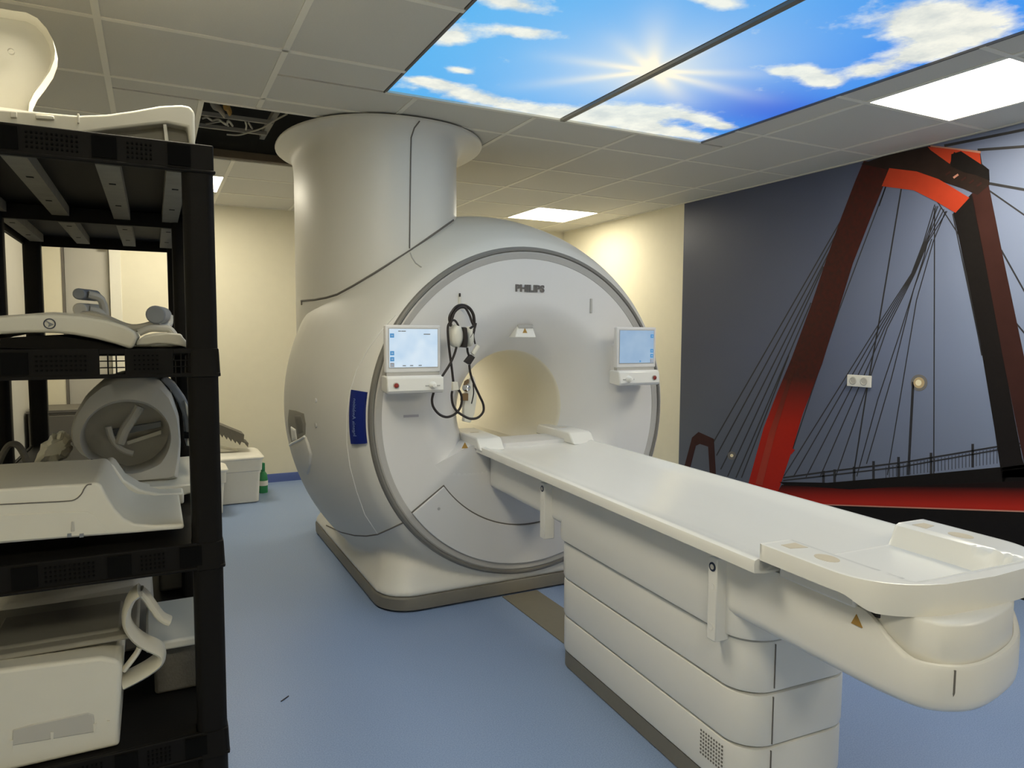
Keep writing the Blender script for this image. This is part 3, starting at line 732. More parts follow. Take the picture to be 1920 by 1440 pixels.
# consoles left and right of the bore
def screen_mat(name, c0, c1, s):
    m = bpy.data.materials.new(name); m.use_nodes = True; k = NT(m); b = m.node_tree.nodes['Principled BSDF']
    v, x, y, z = k.xyz()
    c = k.mix(k.ramp(k.noise(v, 9, 2), .35, .65), (*c0, 1), (*c1, 1))
    b.inputs['Base Color'].default_value = (.05, .06, .08, 1); b.inputs['Roughness'].default_value = .2
    m.node_tree.links.new(c, b.inputs['Emission Color']); b.inputs['Emission Strength'].default_value = s; return m
M_scrA = screen_mat('screen_pale_blue', (.50, .66, .82), (.66, .78, .88), .95)
M_scrB = screen_mat('screen_dim_blue', (.27, .40, .56), (.33, .46, .60), .95)
def console(x0, x1, left):
    y0 = 2.955
    body = G().box(x0, x1, y0, y0+.030, 1.128, 1.336).build('display', M_fascia, sc, bevel=.006)
    ex = .017
    s0, s1 = x0+ex, x1-ex
    G().box(s0-.003, s1+.003, y0-.0015, y0+.01, 1.148, 1.323).build('screen_gasket', M_ring, body)
    G().box(s0, s1, y0-.003, y0+.01, 1.152, 1.319).build('screen', M_scrA if left else M_scrB, body)
    xi = s0+.012 if left else s1-.012
    for zz in (1.290, 1.214, 1.188, 1.163):
        G().box(xi-.009, xi+.009, y0-.0042, y0-.002, zz-.009, zz+.009).build('screen_icon', M_icon if zz > 1.17 else M_lilac, body)
        G().box(xi-.004, xi+.004, y0-.005, y0-.004, zz-.003, zz+.003).build('icon_mark', M_scrB, body)
    if left:
        for xx, ww in ((s0+.046, .012), (s0+.064, .02), (s1-.05, .03)): G().box(xx-ww/2, xx+ww/2, y0-.0042, y0-.002, (1.309 if ww < .03 else 1.296)-.002, (1.309 if ww < .03 else 1.296)+.002).build('screen_text_line', M_coilg2, body)
        for xx in (.30, .45, .63): G().box(s0+(s1-s0)*xx-.007, s0+(s1-s0)*xx+.007, y0-.0042, y0-.002, 1.157, 1.161).build('screen_text_line', M_coilg2, body)
    else:
        G().box(s0+(s1-s0)*.6-.004, s0+(s1-s0)*.6+.004, y0-.0042, y0-.002, 1.157, 1.164).build('screen_text_line', M_icon, body)
    G().box(x0+.006, x1-.006, y0+.004, y0+.03, 1.112, 1.130).build('hinge_strip', M_ring, body)
    ctl = G().prism([(y0-.030, 1.042), (y0-.036, 1.052), (y0-.028, 1.108), (y0-.018, 1.115), (y0+.06, 1.115), (y0+.06, 1.046), (y0-.02, 1.038)], 'x', x0-.003, x1+.003).build('control_box', M_table, sc, bevel=.006)
    xr = x0+.036 if left else x1-.034
    G().lathe([(y0-.030, .0135), (y0-.037, .0135), (y0-.037, .010)], (xr, 0, 1.076), 'y', 20).build('button_collar', M_coilg, ctl)
    G().lathe([(y0-.030, .0105), (y0-.041, .0100), (y0-.043, .007), (y0-.043, 0)], (xr, 0, 1.076), 'y', 20).build('stop_button', M_red, ctl)
    xk = x1-.052 if left else x0+.052
    G().lathe([(y0-.030, .018), (y0-.039, .016), (y0-.045, .012), (y0-.062, .009), (y0-.064, 0)], (xk, 0, 1.072), 'y', 20).build('knob', M_white, ctl)
    for dx in (-.026, .026): G().box(xk+dx-.008, xk+dx+.008, y0-.036, y0-.03, 1.068, 1.073).build('button_label', M_ring, ctl)
    xa = (x0+x1)/2
    G().box(xa-.09, xa+.09, y0+.026, 3.062, 1.045, 1.25).build('console_mount', M_fascia, sc, bevel=.012)
console(.890, 1.145, True)
console(2.097, 2.345, False)
# bore-side fitting on the left: silver mirror and brown block on a pale leaf
lf = [P(*q, y=3.20) for q in ((868, 790), (868, 760), (874, 730), (880, 712), (886, 705), (890, 715), (892, 745), (888, 775), (880, 792))]
leaf = G().prism([(p.x, p.z) for p in lf], 'y', 3.185, 3.215).build('bore_fitting', M_bore, sc, bevel=.003)
bl = [P(*q, y=3.18) for q in ((864, 751), (865, 738), (876, 737), (876, 751))]
G().prism([(p.x, p.z) for p in bl], 'y', 3.165, 3.19).build('brown_block', M_brown, leaf, bevel=.002)
c = P(875, 727, y=3.18); G().lathe([(3.19, .020), (3.170, .018), (3.164, .013), (3.170, .009), (3.168, 0)], (c.x, 0, c.z), 'y', 24).build('mirror', M_chrome, leaf)
bl = [P(*q, y=3.18) for q in ((870, 722), (872, 715), (878, 711), (878, 718))]
G().prism([(p.x, p.z) for p in bl], 'y', 3.172, 3.19).build('brown_block', M_brown, leaf)

# ------------------------------------------------------------------ headset hanging on the hook
hs = empty('headset', 'white and black patient headset with black tubing hung on the scanner hook', 'headset', P(865, 640, y=2.98))
YH = 2.975
def hp(l, y=YH): return [P(*q, y=y) for q in l]
band = G().tube(hp([(846, 612), (843, 598), (846, 588), (854, 577), (862, 573), (870, 573), (880, 578), (887, 589), (889, 602), (888, 612)]), .0075, 10, sub=5).build('headband', M_rubber, hs)
G().tube(hp([(847, 600), (852, 586), (862, 577), (872, 577), (880, 590), (885, 604), (889, 612)], 2.955), .006, 8, sub=5).build('headband_wire', M_rubber, hs)
c0 = P(857, 628, y=2.955)
def cup(cx, cz, y, hx, hz, m, name, par, dy=.055):
    rings = []
    for t, f_ in ((-1, .45), (-.9, .75), (-.6, .95), (0, 1), (.6, .95), (.9, .75), (1, .45)):
        rings.append([(cx+hx*f_*cos(2*pi*i/24), y+dy*t*.5+.0*i, cz+hz*f_*sin(2*pi*i/24)) for i in range(24)])
    return G().loft(rings).build(name, m, par, ang=60)
a = P(855, 630, y=2.95); cup(a.x, a.z, 2.955, .030, .053, M_coilw, 'ear_cup', hs, .08)
a = P(880, 631, y=2.96); cup(a.x, a.z, 2.965, .020, .047, M_coilw, 'ear_cup', hs, .06)
a, b = P(867.5, 613, y=2.92), P(875, 652, y=2.92)
G().prism([(a.x, a.z), (b.x-.003, a.z-.003), (b.x+.001, (a.z+b.z)/2), (b.x-.001, b.z), (a.x-.004, b.z+.002), (a.x+.003, (a.z+b.z)/2)], 'y', 2.905, 2.99).build('ear_pad', M_rubber, hs, bevel=.004)
G().tube(hp([(845, 612), (847, 602), (853, 601), (859, 610), (864, 627)], 2.93), .005, 8, sub=5).build('cup_yoke', M_rubber, hs)
G().tube(hp([(881, 616), (888, 611), (892, 606), (889, 618), (881, 633)], 2.94), .0055, 8, sub=5).build('cup_yoke', M_rubber, hs)
G().tube(hp([(889, 608), (890, 618), (888, 630), (891, 645)], 2.94), .004, 8, sub=5).build('cup_yoke', M_rubber, hs)
G().tube(hp([(844, 604), (840, 612), (840, 630), (843, 660), (847, 690), (850, 716)], 2.945), .0058, 8, sub=6).build('air_tube', M_rubber, hs)
G().tube(hp([(856, 650), (852, 664), (844, 682), (834, 698), (828, 707)], 2.935), .0058, 8, sub=6).build('air_tube', M_rubber, hs)
G().tube(hp([(848, 733), (847, 742), (849, 758), (856, 770), (868, 779), (882, 785), (896, 783), (906, 772), (906, 758), (899, 742), (888, 718), (882, 700), (880, 684)], 2.945), .0058, 8, sub=6).build('air_tube', M_rubber, hs)
G().tube(hp([(857, 728), (863, 736), (866, 750), (862, 766), (852, 777), (838, 782), (824, 777), (813, 764), (810, 750), (813, 736)], 2.952), .0058, 8, sub=6).build('air_tube', M_rubber, hs)
G().tube(hp([(876, 652), (877, 660), (880, 668)], 2.945), .0055, 8, sub=4).build('air_tube', M_rubber, hs)
G().tube(hp([(887, 720), (888, 738), (884, 757)], 2.955), .003, 6, sub=4).build('thin_lead', M_rubber, hs)
a = P(852, 723, y=2.945); b_ = G().prism([(a.x-.012, a.z+.018), (a.x+.012, a.z+.018), (a.x+.02, a.z-.02), (a.x-.012, a.z-.022)], 'y', 2.935, 2.955).build('tube_splitter', M_coilw, hs, bevel=.003)
pb = hp([(881, 664), (889, 670), (880, 684), (870, 678)], 2.945)
G().prism([(p.x, p.z) for p in pb], 'y', 2.930, 2.958).build('junction_box', M_rubber, hs, bevel=.003)
G().tube(hp([(886, 664), (891, 657), (896, 648)], 2.945), .011, 12, sub=2).build('connector_plug', M_coilw, hs)

# ------------------------------------------------------------------ patient table (built in its own frame)
tb = empty('patient_table', 'long white patient table on a panelled pedestal in front of the scanner bore', 'patient table', (1.659, 2.96, 0), rz=R(-3.0))
def TB(g, name, m, par=None, **k_): return g.build(name, m, par or tb, local=True, **k_)
# pedestal tiers
E0, E1, HW, PCX = -.60, -1.675, .205, -.020
def tier(z0, z1, ins, nm):
    cy = (E0+E1)/2; hy = (E0-E1)/2
    g = G(); rg = lambda z, i_: [(x, y, z) for x, y in rrect(PCX, cy, HW-i_, hy-i_, .095-i_*.5, 10)]
    g.loft([rg(z0, ins+.012), rg(z0+.004, ins+.002), rg(z0+.012, ins), rg(z1-.012, ins), rg(z1-.003, ins+.002), rg(z1, ins+.010)])
    return TB(g, nm, M_table, ang=50)
cy = (E0+E1)/2; hy = (E0-E1)/2
TB(G().loft([[(x, y, z) for x, y in rrect(PCX, cy, HW-.016, hy-.016, .08, 10)] for z in (.05, .56)]), 'pedestal_core', M_seam)
TB(G().loft([[(x, y, z) for x, y in rrect(PCX, cy, HW-.008, hy-.008, .09, 10)] for z in (.004, .062)]), 'plinth', M_kick)
tier(.064, .202, .004, 'skirt_panel'); tier(.206, .352, .002, 'skirt_panel'); tier(.356, .499, .0, 'skirt_panel')
t4 = tier(.503, .716, -.0115, 'skirt_panel')
for z0, z1, ly in ((.37, .49, -1.6775), (.215, .345, -1.6755), (.075, .195, -1.6735)):
    TB(G().box(-.132, -.1295, ly, ly+.006, z0, z1), 'panel_joint', M_seam)
# vent holes in the lowest panel
vg = G()
for i in range(9):
    for j in range(7): vg.box(-.2225, -.219, -1.50-i*.011, -1.495-i*.011, .112+j*.011, .117+j*.011)
vt = TB(vg, 'vent_holes', M_seam); vt['kind'] = 'stuff'
# cantilever housing with rounded end
def plan(ins, y0=.06, side=.235, dy=0.0):
    """outline of the cantilever seen from above; the end bows out towards the viewer side"""
    ctrl = [(side, -1.80), (side, -1.93), (side-.02, -2.02), (side-.07, -2.095), (.075, -2.150), (-.02, -2.180), (-.11, -2.193), (-.17, -2.180), (-side+.022, -2.145), (-side+.004, -2.08), (-side, -2.00), (-side, -1.80)]
    c = [Vector((x, y+dy, 0)) for x, y in ctrl]; mid = []
    for i in range(1, len(c)-2):
        p0, p1, p2, p3 = c[i-1], c[i], c[i+1], c[i+2]
        for k_ in range(6):
            t = k_/6; mid.append(.5*((2*p1)+(p2-p0)*t+(2*p0-5*p1+4*p2-p3)*t*t+(3*p1-p0-3*p2+p3)*t**3))
    mid.append(c[-2])
    pts = [Vector((side, y0+(-1.93+dy-y0)*k_/14, 0)) for k_ in range(14)]+mid+[Vector((-side, y0+(-2.00+dy-y0)*(1-k_/14), 0)) for k_ in range(1, 15)]
    n = len(pts); out = []
    for i in range(n):
        d = pts[(i+1) % n]-pts[i-1]; d.normalize() 
        nrm = Vector((-d.y, d.x, 0))
        if nrm.dot(Vector((0, -.9, 0))-pts[i]) < 0: nrm = -nrm
        q = pts[i]+nrm*ins
        out.append((q.x, q.y))
    return out
def ztop(y): return .728-.066*smooth(-2.00, -2.135, y) if y < -2.0 else .728
ztop = lambda y: .728-.068*smooth(0, 1, (-2.005-y)/.125)
zbot = lambda y: .568
hr = []
for ins, zf in ((.022, lambda y: zbot(y)-.004), (.008, lambda y: zbot(y)-.001), (.002, lambda y: zbot(y)+.008), (0, lambda y: zbot(y)+.022), (0, lambda y: ztop(y)-.008), (.004, lambda y: ztop(y)), (.012, lambda y: ztop(y)+.001), (.018, lambda y: ztop(y)-.006), (.022, lambda y: ztop(y)-.05)):
    hr.append([(x, y, zf(y)) for x, y in plan(ins)])
house = TB(G().loft(hr), 'cantilever_housing', M_table, ang=50)
TB(G().tube([(-.172, -2.1785+.02*max(0, (.61-z)/.03)**2, z) for z in (.582, .59, .60, .61, .63, .655)], .0022, 6), 'end_joint', M_seam, house)
# carriage between housing and top
cr = [[(x, y, z) for x, y in plan(i_, y0=-1.70, side=.219, dy=.014)] for i_, z in ((.008, .62), (0, .63), (0, .735), (.006, .741))]
TB(G().loft(cr), 'carriage', M_table, ang=50)
for ly, lz in ((-1.955, .738), (-1.990, .737), (-2.030, .728)):
    TB(G().box(-.222, -.203, ly-.017, ly+.012, lz-.012, lz+.012), 'black_latch', M_rubber, bevel=.002)
# table top
def sect(y):
    prof_ = [(-.303, .736), (-.304, .757), (-.301, .766), (-.293, .769), (-.278, .768), (-.262, .760), (-.20, .752), (-.10, .747), (0, .7455), (.10, .747), (.20, .752), (.262, .760), (.278, .768), (.293, .769), (.301, .766), (.304, .757), (.303, .736), (.27, .731), (-.27, .731)]
    return [(x, y, z) for x, z in prof_]
top = TB(G().loft([sect(y) for y in (.40, .2, 0, -.3, -.6, -.9, -1.2, -1.5, -1.70, -1.772)]), 'table_top', M_tabletop, ang=40)
# head-end blocks
for s in (-1, 1):
    pr = [(-.005, .752), (.02, .772), (.045, .800), (.06, .806), (.40, .806), (.42, .795), (.43, .752)]
    x0, x1 = sorted((s*.185, s*.312))
    TB(G().prism(pr, 'x', x0, x1), 'head_block', M_tabletop, top, bevel=.006)
    TB(G().box(s*.25-.02, s*.25+.02, .23, .245, .8055, .8068), 'block_slot', M_hole, top)
# foot end with raised arms around a trough
ROWS = 40; COLS = 48
def wfoot(y): 
    if y > -1.96: return .287
    t = min(1, (-1.96-y)/.182); return .287*max(0, 1-t**2.6)**(1/2.6)
def hfoot(x, y):
    inn = .165; arm = smooth(inn-.012, inn+.02, abs(x))
    endw = smooth(-2.055, -2.10, y)
    arm = max(arm, endw)
    return .750+.0*y+(.806-.750)*arm
rows = []
for i in range(ROWS+1):
    t = i/ROWS; y = -1.772-(.368)*(1-(1-t)**1.35) if False else -1.772-.368*t
    wv = wfoot(y) if i < ROWS else .0006
    rows.append([(wv*(-1+2*j/COLS), y, hfoot(wv*(-1+2*j/COLS), y)) for j in range(COLS+1)])
g = G().grid(rows)
rim_ = [rows[i][0] for i in range(ROWS+1)]+[rows[i][-1] for i in range(ROWS-1, -1, -1)]
def zsk(y): return .766-.026*smooth(2.00, 2.07, -y)
low = [(x, y, zsk(y)) for x, y, z in rim_]; n = len(rim_)
g.add(rim_+low, [(i, i+1, n+i+1, n+i) for i in range(n-1)])
g.add(rows[0]+[(rows[0][0][0], -1.772, .7365), (rows[0][-1][0], -1.772, .7365)], [tuple(list(range(COLS+1))+[COLS+2, COLS+1])])
for s_ in (-1, 1):
    x0, x1 = sorted((s_*.19, s_*.238)); TB(G().box(x0, x1, -2.0, -1.785, .722, .79), 'foot_core', M_table, bevel=.006)
foot = TB(g, 'foot_end', M_tabletop, ang=42)
wm = foot.modifiers.new('weld', 'WELD'); wm.merge_threshold = .0004
bv = foot.modifiers.new('bevel', 'BEVEL'); bv.width = .005; bv.segments = 2; bv.limit_method = 'ANGLE'; bv.angle_limit = R(45)
for s in (-1, 1):
    TB(G().prism([(s*.205, -1.80), (s*.25, -1.80), (s*.25, -1.83), (s*.205, -1.84)], 'z', .8052, .8066), 'strap_slot', M_hole, foot)
    TB(G().prism([(s*.228+.022*cos(2*pi*i/20), -1.915+.03*sin(2*pi*i/20)) for i in range(20)], 'z', .8052, .8066), 'strap_slot', M_hole, foot)
# side brackets with stickers
for y0, y1 in ((-.545, -.585), (-1.565, -1.60)):
    b_ = TB(G().prism([(-.225, .708), (-.252, .708), (-.252, .500), (-.240, .487), (-.225, .487)], 'y', y1, y0) if False else
            G().loft([[(-.222, y1, z), (-.268, y1, z), (-.268, y0, z), (-.222, y0, z)] for z in (.487, .712)]), 'side_bracket', M_table, bevel=.003)
    ym = (y0+y1)/2
    TB(G().lathe([(-.2675, .0125), (-.2695, .0125), (-.2695, 0)], (0, ym, .688), 'x', 20), 'round_sticker', M_navy, b_)
    TB(G().lathe([(-.2690, .007), (-.2702, .007), (-.2702, 0)], (0, ym, .688), 'x', 16), 'sticker_mark', M_coilg, b_)
    for zz in (.635, .525): TB(G().lathe([(-.2675, .009), (-.2692, .009), (-.2685, .006), (-.2685, 0)], (0, ym, zz), 'x', 16), 'screw_cap', M_table, b_)
TB(G().prism([(-2.02, .688), (-1.992, .688), (-2.004, .712)], 'x', -.2368, -.234), 'warning_sticker', M_yellow, house)
# drive link between the table and the bore
TB(G().tube([(-.17, .08, .71), (-.20, .05, .69), (-.215, .03, .655), (-.22, -.0, .64), (-.222, -.06, .628)], .008, 8, sub=4), 'drive_cable', M_rubber)
TB(G().prism([(.075, .722), (.075, .64), (.05, .60), (-.02, .60), (-.02, .722)], 'x', -.20, .20), 'docking_nose', M_table, bevel=.01)

# ------------------------------------------------------------------ floor plate and stray stick
a, b = P(950, 1120, z=0), P(1043, 1195, z=0)
tag(G().box(1.505, 1.70, 2.30, 3.056, 0, .004).build('floor_plate', M_strip), 'flat brown-grey cover plate on the floor between table pedestal and scanner', 'floor plate')
a, b = P(527, 1315, z=.002), P(541, 1305, z=.002)
tag(G().tube([a, a*.5+b*.5+Vector((.001, .001, 0)), b], .0022, 6).build('splinter', M_rubber), 'tiny dark splinter lying on the blue floor beside the shelving', 'splinter')

# ------------------------------------------------------------------ black shelving
SX0, SX1, SY0, SY1 = -.435, .122, 1.60, 3.32
sh = empty('shelving_unit', 'tall black plastic shelving unit holding scanner coils, close on the left', 'shelving', ((SX0+SX1)/2, 2.4, 0))
TZ_ = [1.684, 1.268, .858, .442, .075]
PW = .060
SYM = 2.505
for x in (SX0+PW/2, SX1-PW/2):
    for y in (SY0+PW/2, SYM, SY1-PW/2):
        g = G(); zs = [0]
        pts = []
        for i in range(32):
            t = 2*pi*i/32; f_ = 1-.035*(1 if (i % 8) in (3, 4, 5) else 0)
            pts.append((x+PW/2*f_*math.copysign(abs(cos(t))**.45, cos(t)), y+PW/2*f_*math.copysign(abs(sin(t))**.45, sin(t))))
        g.loft([[(px, py, z) for px, py in pts] for z in (0, 1.668)])
        g.build('post', M_black, sh, ang=50)
        for zt in TZ_[1:]:
            G().loft([[(x+(px-x)*f_, y+(py-y)*f_, z) for px, py in pts] for z, f_ in ((zt-.058, 1.0), (zt-.056, 1.16), (zt-.048, 1.13), (zt-.008, 1.08), (zt, 1.06))]).build('collar', M_black, sh, ang=50)
RIBX = [.058, -.073, -.232, -.385]
for ti, zt in enumerate(TZ_):
    g = G(); H = .052; tk = .010
    g.box(SX0+.012, SX1-.012, SY0+.012, SY1-.012, zt-.012, zt)                       # deck
    open_ = [(.036, .080), (-.095, -.051)] if ti == 1 else []
    cuts = sorted([SX0, SX1]+[c_ for o_ in open_ for c_ in o_])
    for xa, xb in zip(cuts[::2], cuts[1::2]): g.box(xa, xb, SY0, SY0+tk, zt-H, zt+.002)
    for xa, xb in open_:
        g.box(xa, xb, SY0, SY0+tk, zt-.008, zt+.002).box(xa, xb, SY0, SY0+tk, zt-H, zt-H+.004)
        for q_ in (.33, .66): g.box(xa+(xb-xa)*q_-.0012, xa+(xb-xa)*q_+.0012, SY0, SY0+tk, zt-H, zt)
        for q_ in (.022, .035): g.box(xa, xb, SY0, SY0+tk, zt-q_-.001, zt-q_+.001)
    g.box(SX0, SX1, SY1-tk, SY1, zt-(H if ti != 1 else .03), zt+.002)
    g.box(SX0, SX0+tk, SY0+tk, SY1-tk, zt-H, zt+.002).box(SX1-tk, SX1, SY0+tk, SY1-tk, zt-H, zt+.002)
    g.box(SX0+tk, SX1-tk, SYM-.012, SYM+.012, zt-(H+.004 if ti != 1 else .03), zt-.012)
    g.box(SX0-.003, SX1+.003, SY0-.003, SY0+tk, zt-H-.004, zt-H+.003)
    dk = g.build('shelf_deck', M_black, sh, bevel=.0025)
    for x in RIBX:
        if ti == 1 and x > -.1: continue
        for (ya, yb) in ((SY0+.095, SYM-.018), (SYM+.018, SY1-.06)):
            rb = G().box(x-.022, x+.022, ya, yb, zt-.040, zt-.012).build('rib', M_rib if ti == 0 else M_black, dk)
            if ti == 0:
                for yy in (ya+.20, ya+.52): G().box(x-.007, x+.007, yy, yy+.012, zt-.0406, zt-.0395).build('rib_slot', M_black2, rb)
        if True:
            G().box(x-.021, x+.021, SY0-.0045, SY0+.004, zt-.045, zt-.004).build('lip_pocket', M_black2, dk)
    for xa, xb in ((-.035, .018), (-.20, -.112), (-.35, -.27)):
        dots = G()
        for i in range(int((xb-xa)/.008)):
            for j in range(4): dots.box(xa+i*.008, xa+i*.008+.0035, SY0-.0042, SY0, zt-.040+j*.009, zt-.0365+j*.009)
        G2 = dots.build('lip_perforation', M_black2, dk); G2['kind'] = 'stuff'

# ---- things on the shelves (profiles in the plane of the shelf front, extruded back)
def xz(l, y): return [(P(*q, y=y).x, P(*q, y=y).z) for q in l]
z1, z2, z3, z4 = TZ_[0]+.002, TZ_[1]+.002, TZ_[2]+.002, TZ_[3]+.002
# top shelf: neck coil base and paddle
t = empty('coil_tray', 'white moulded coil tray with upswept end on the top shelf', 'coil', (-.15, 1.9, z1))
yA = 1.70
base = xz([(0, 204), (60, 208), (145, 216), (200, 214), (250, 207), (300, 198), (340, 196), (356, 199), (365, 210)], yA)
arch = xz([(357, 282), (351, 238), (312, 230), (260, 236), (200, 243), (150, 250), (128, 262)], yA)
low_ = [(P(366, 280, y=yA).x, z1)]+[(x, max(z, z1)) for x, z in arch]+[(P(110, 262, y=yA).x, z1)]
base = [(SX0+.02, base[0][1]+.002)]+base+low_+[(SX0+.02, z1)]
tray = G().prism(base, 'y', yA, 2.15).build('tray_shell', M_coilw, t, bevel=.008, seg=3)
q = xz([(67, 216), (102, 219), (102, 226), (67, 224)], yA)
G().prism(q, 'y', yA-.008, yA+.005).build('clip', M_coilw, tray, bevel=.002)
q = xz([(20, 210), (32, 211), (32, 222), (20, 221)], yA); G().prism(q, 'y', yA-.005, yA+.005).build('clip', M_coilw, tray, bevel=.001)
q = xz([(145, 214), (149, 214), (149, 232), (145, 232)], yA); G().prism(q, 'y', yA-.005, yA+.005).build('clip', M_coilw, tray, bevel=.001)
core = [(x, max(z, z1)) for x, z in xz([(357, 282), (351, 238), (312, 230), (260, 236), (200, 243), (150, 250), (128, 262)], yA)]
core = [(core[0][0], z1)]+core[1:]+[(core[-1][0], z1)]
G().prism(core, 'y', yA+.035, 2.12).build('tray_core', M_padg, tray)
G().prism(xz([(306, 232), (312, 232), (318, 276), (311, 276)], yA), 'y', yA+.004, yA+.04).build('tray_rib', M_coilw, tray)
half = [(52, 210), (54, 190), (62, 172), (78, 150), (92, 128), (100, 105), (101, 88), (96, 66), (84, 44), (66, 24), (45, 13), (22, 10)]
yP = 1.80
hx = xz(half, yP); mx_ = P(-6, 100, y=yP).x
outl = hx+[(2*mx_-x, z) for x, z in hx[::-1]]
def shrink(l, f_): 
    cx = sum(p[0] for p in l)/len(l); cz = sum(p[1] for p in l)/len(l)+.01
    return [(cx+(p[0]-cx)*f_, cz+(p[1]-cz)*f_) for p in l]
g = G(); inn = shrink(outl, .90)
def yp(z): return yP+.10*(z-z1)     # leans back a little
rings = [[(x, yp(z)+dy, z) for x, z in l] for l, dy in ((inn, .030), (shrink(outl, .97), .004), (outl, .0), (outl, .05), (inn, .06))]
pad = g.loft(rings).build('head_paddle', M_coilw, t, ang=50)
G().lathe([(yP+.033, .006), (yP+.040, .006)], (P(15, 85, y=yP).x, 0, P(15, 85, y=yP).z), 'y', 12).build('paddle_screw', M_coilg, pad)

# second shelf: curved body coil, smaller curved coil with connectors
t = empty('body_coil', 'long curved off-white body coil with round dark logo on the second shelf', 'coil', (-.2, 1.8, z2))
yB = 1.66
up = xz([(-95, 612), (-40, 600), (0, 594), (50, 590), (100, 589), (150, 592), (200, 600), (235, 611), (252, 622), (257, 634)], yB)
dn = xz([(252, 648), (246, 655), (215, 645), (180, 636), (140, 628), (100, 624), (50, 624), (0, 627), (-40, 634), (-95, 650)], yB)
sh_ = G().prism(up+dn, 'y', yB, 2.05).build('shell', M_coilw, t, bevel=.006, seg=3)
G().prism(xz([(-60, 603), (0, 596), (100, 592), (150, 594), (200, 602), (228, 610), (200, 598), (150, 588), (100, 585), (0, 592)], yB+.05), 'y', yB+.05, 2.0).build('top_pad', M_coilg, sh_)
G().prism(xz([(0, 634), (100, 628), (180, 640), (240, 656), (120, 656), (0, 652)], yB+.02), 'y', yB+.02, 2.0).build('under_pad', M_black, sh_)
c = P(93, 607, y=yB)
G().lathe([(yB+.002, .0105), (yB-.0015, .0105), (yB-.0015, .0085), (yB-.001, .0085)], (c.x, 0, c.z), 'y', 28).build('logo_ring', M_navy, sh_)
G().prism([(c.x-.006, c.z+.006), (c.x+.007, c.z-.001), (c.x-.003, c.z-.007), (c.x-.001, c.z-.001)], 'y', yB-.0018, yB+.002).build('logo_mark', M_coilg2, sh_)
t = empty('small_coil', 'small curved white coil beside the shelving post on the second shelf', 'coil', (.07, 1.8, z2))
yS = 1.69
s2 = G().prism(xz([(254, 648), (258, 638), (270, 630), (290, 626), (315, 624), (340, 626), (343, 632), (350, 640), (353, 653), (340, 649), (320, 646), (295, 645), (275, 648)], yS), 'y', yS, 2.0).build('shell', M_coilw, t, bevel=.004, seg=3)
G().tube(hp([(260, 624), (280, 616), (300, 616), (318, 618), (330, 634)], 1.78), .008, 10, sub=5).build('cable', M_coilg, s2)
t = empty('coil_connector', 'grey round coil plug lying over the small curved coil', 'connector', P(297, 590, y=1.82))
p0, p1 = P(292, 590, y=1.78), P(305, 592, y=1.90)
G().tube([p0, p0+Vector((0, .012, 0)), p1], .0205, 20).build('plug_barrel', M_coilg2, t, bevel=.003)
G().tube([p0+Vector((0, .03, -.022)), p0+Vector((.012, .06, -.028)), p0+Vector((.028, .09, -.02)), p0+Vector((.03, .1, .0))], .008, 8, sub=4).build('plug_collar', M_coilg, t)
G().tube([p0+Vector((.0, .03, -.02)), p0+Vector((-.05, .06, -.03)), p0+Vector((-.11, .10, -.005)), p0+Vector((-.15, .14, .0))], .009, 8, sub=5).build('plug_cable', M_coilg, t)
for (cx_, cy_, rr, lab) in ((148, 551, .014, 'upper dark round coil plug standing behind the body coil'), (150, 580, .016, 'lower pale-ended coil plug resting behind the body coil')):
    t = empty('coil_connector', lab, 'connector', P(cx_, cy_, y=2.0), 'coil plugs behind the body coil')
    p0 = P(cx_, cy_, y=2.02); G().tube([p0, p0+Vector((0, .01, 0)), p0+Vector((.03, .09, 0))], rr, 18).build('plug_barrel', M_coilg2 if rr < .015 else M_coilg, t, bevel=.003)
    G().tube([p0+Vector((.018, .02, 0)), p0+Vector((.045, .03, -.012)), p0+Vector((.052, .05, -.06))], .010, 8, sub=4).build('plug_cable', M_coilg, t)

# third shelf: cradle coil in front
t = empty('cradle_coil', 'white coil base with scooped cradle at the front of the third shelf', 'coil', (-.1, 1.75, z3))
yC = 1.625
pr = xz([(-110, 925), (0, 917), (90, 911), (160, 907), (180, 904), (190, 910), (202, 932), (216, 955), (232, 972), (252, 982), (290, 985), (345, 982), (345, 992), (250, 1000), (130, 1009), (0, 1020), (-110, 1030)], yC)
pr = [(x, max(z, z3)) for x, z in pr]
cb = G().prism(pr, 'y', yC, 1.93).build('cradle_shell', M_coilw, t, bevel=.005, seg=3)
pk = xz([(196, 872), (206, 868), (214, 874), (232, 900), (262, 918), (300, 926), (345, 924), (345, 945), (180, 945)], 1.93)
G().prism([(x, max(z, z3+.003)) for x, z in pk], 'y', 1.93, 2.03).build('rear_cradle', M_coilw, cb, bevel=.005, seg=3)
G().tube(hp([(-20, 947), (60, 943), (120, 940), (140, 937), (152, 927), (158, 916), (164, 909), (172, 908)], yC-.001), .0012, 6, sub=3).build('shell_joint', M_seam, cb)
pn = xz([(-60, 970), (0, 966), (110, 960), (165, 959), (178, 966), (190, 985), (205, 1000), (130, 1006), (0, 1016), (-60, 1020)], yC)
G().prism([(x, max(z, z3+.004)) for x, z in pn], 'y', yC-.002, yC+.004).build('recess_panel', M_coilg if False else M_coilw, cb, bevel=.0015)
for px in (126, 149): G().prism(xz([(px, 1001), (px+8, 1000), (px+8, 1007), (px, 1008)], yC-.003), 'y', yC-.004, yC).build('marking', M_coilg2, cb)
G().prism(xz([(134, 978), (139, 978), (140, 996), (133, 997)], yC-.003), 'y', yC-.004, yC).build('catch', M_coilg, cb, bevel=.001)
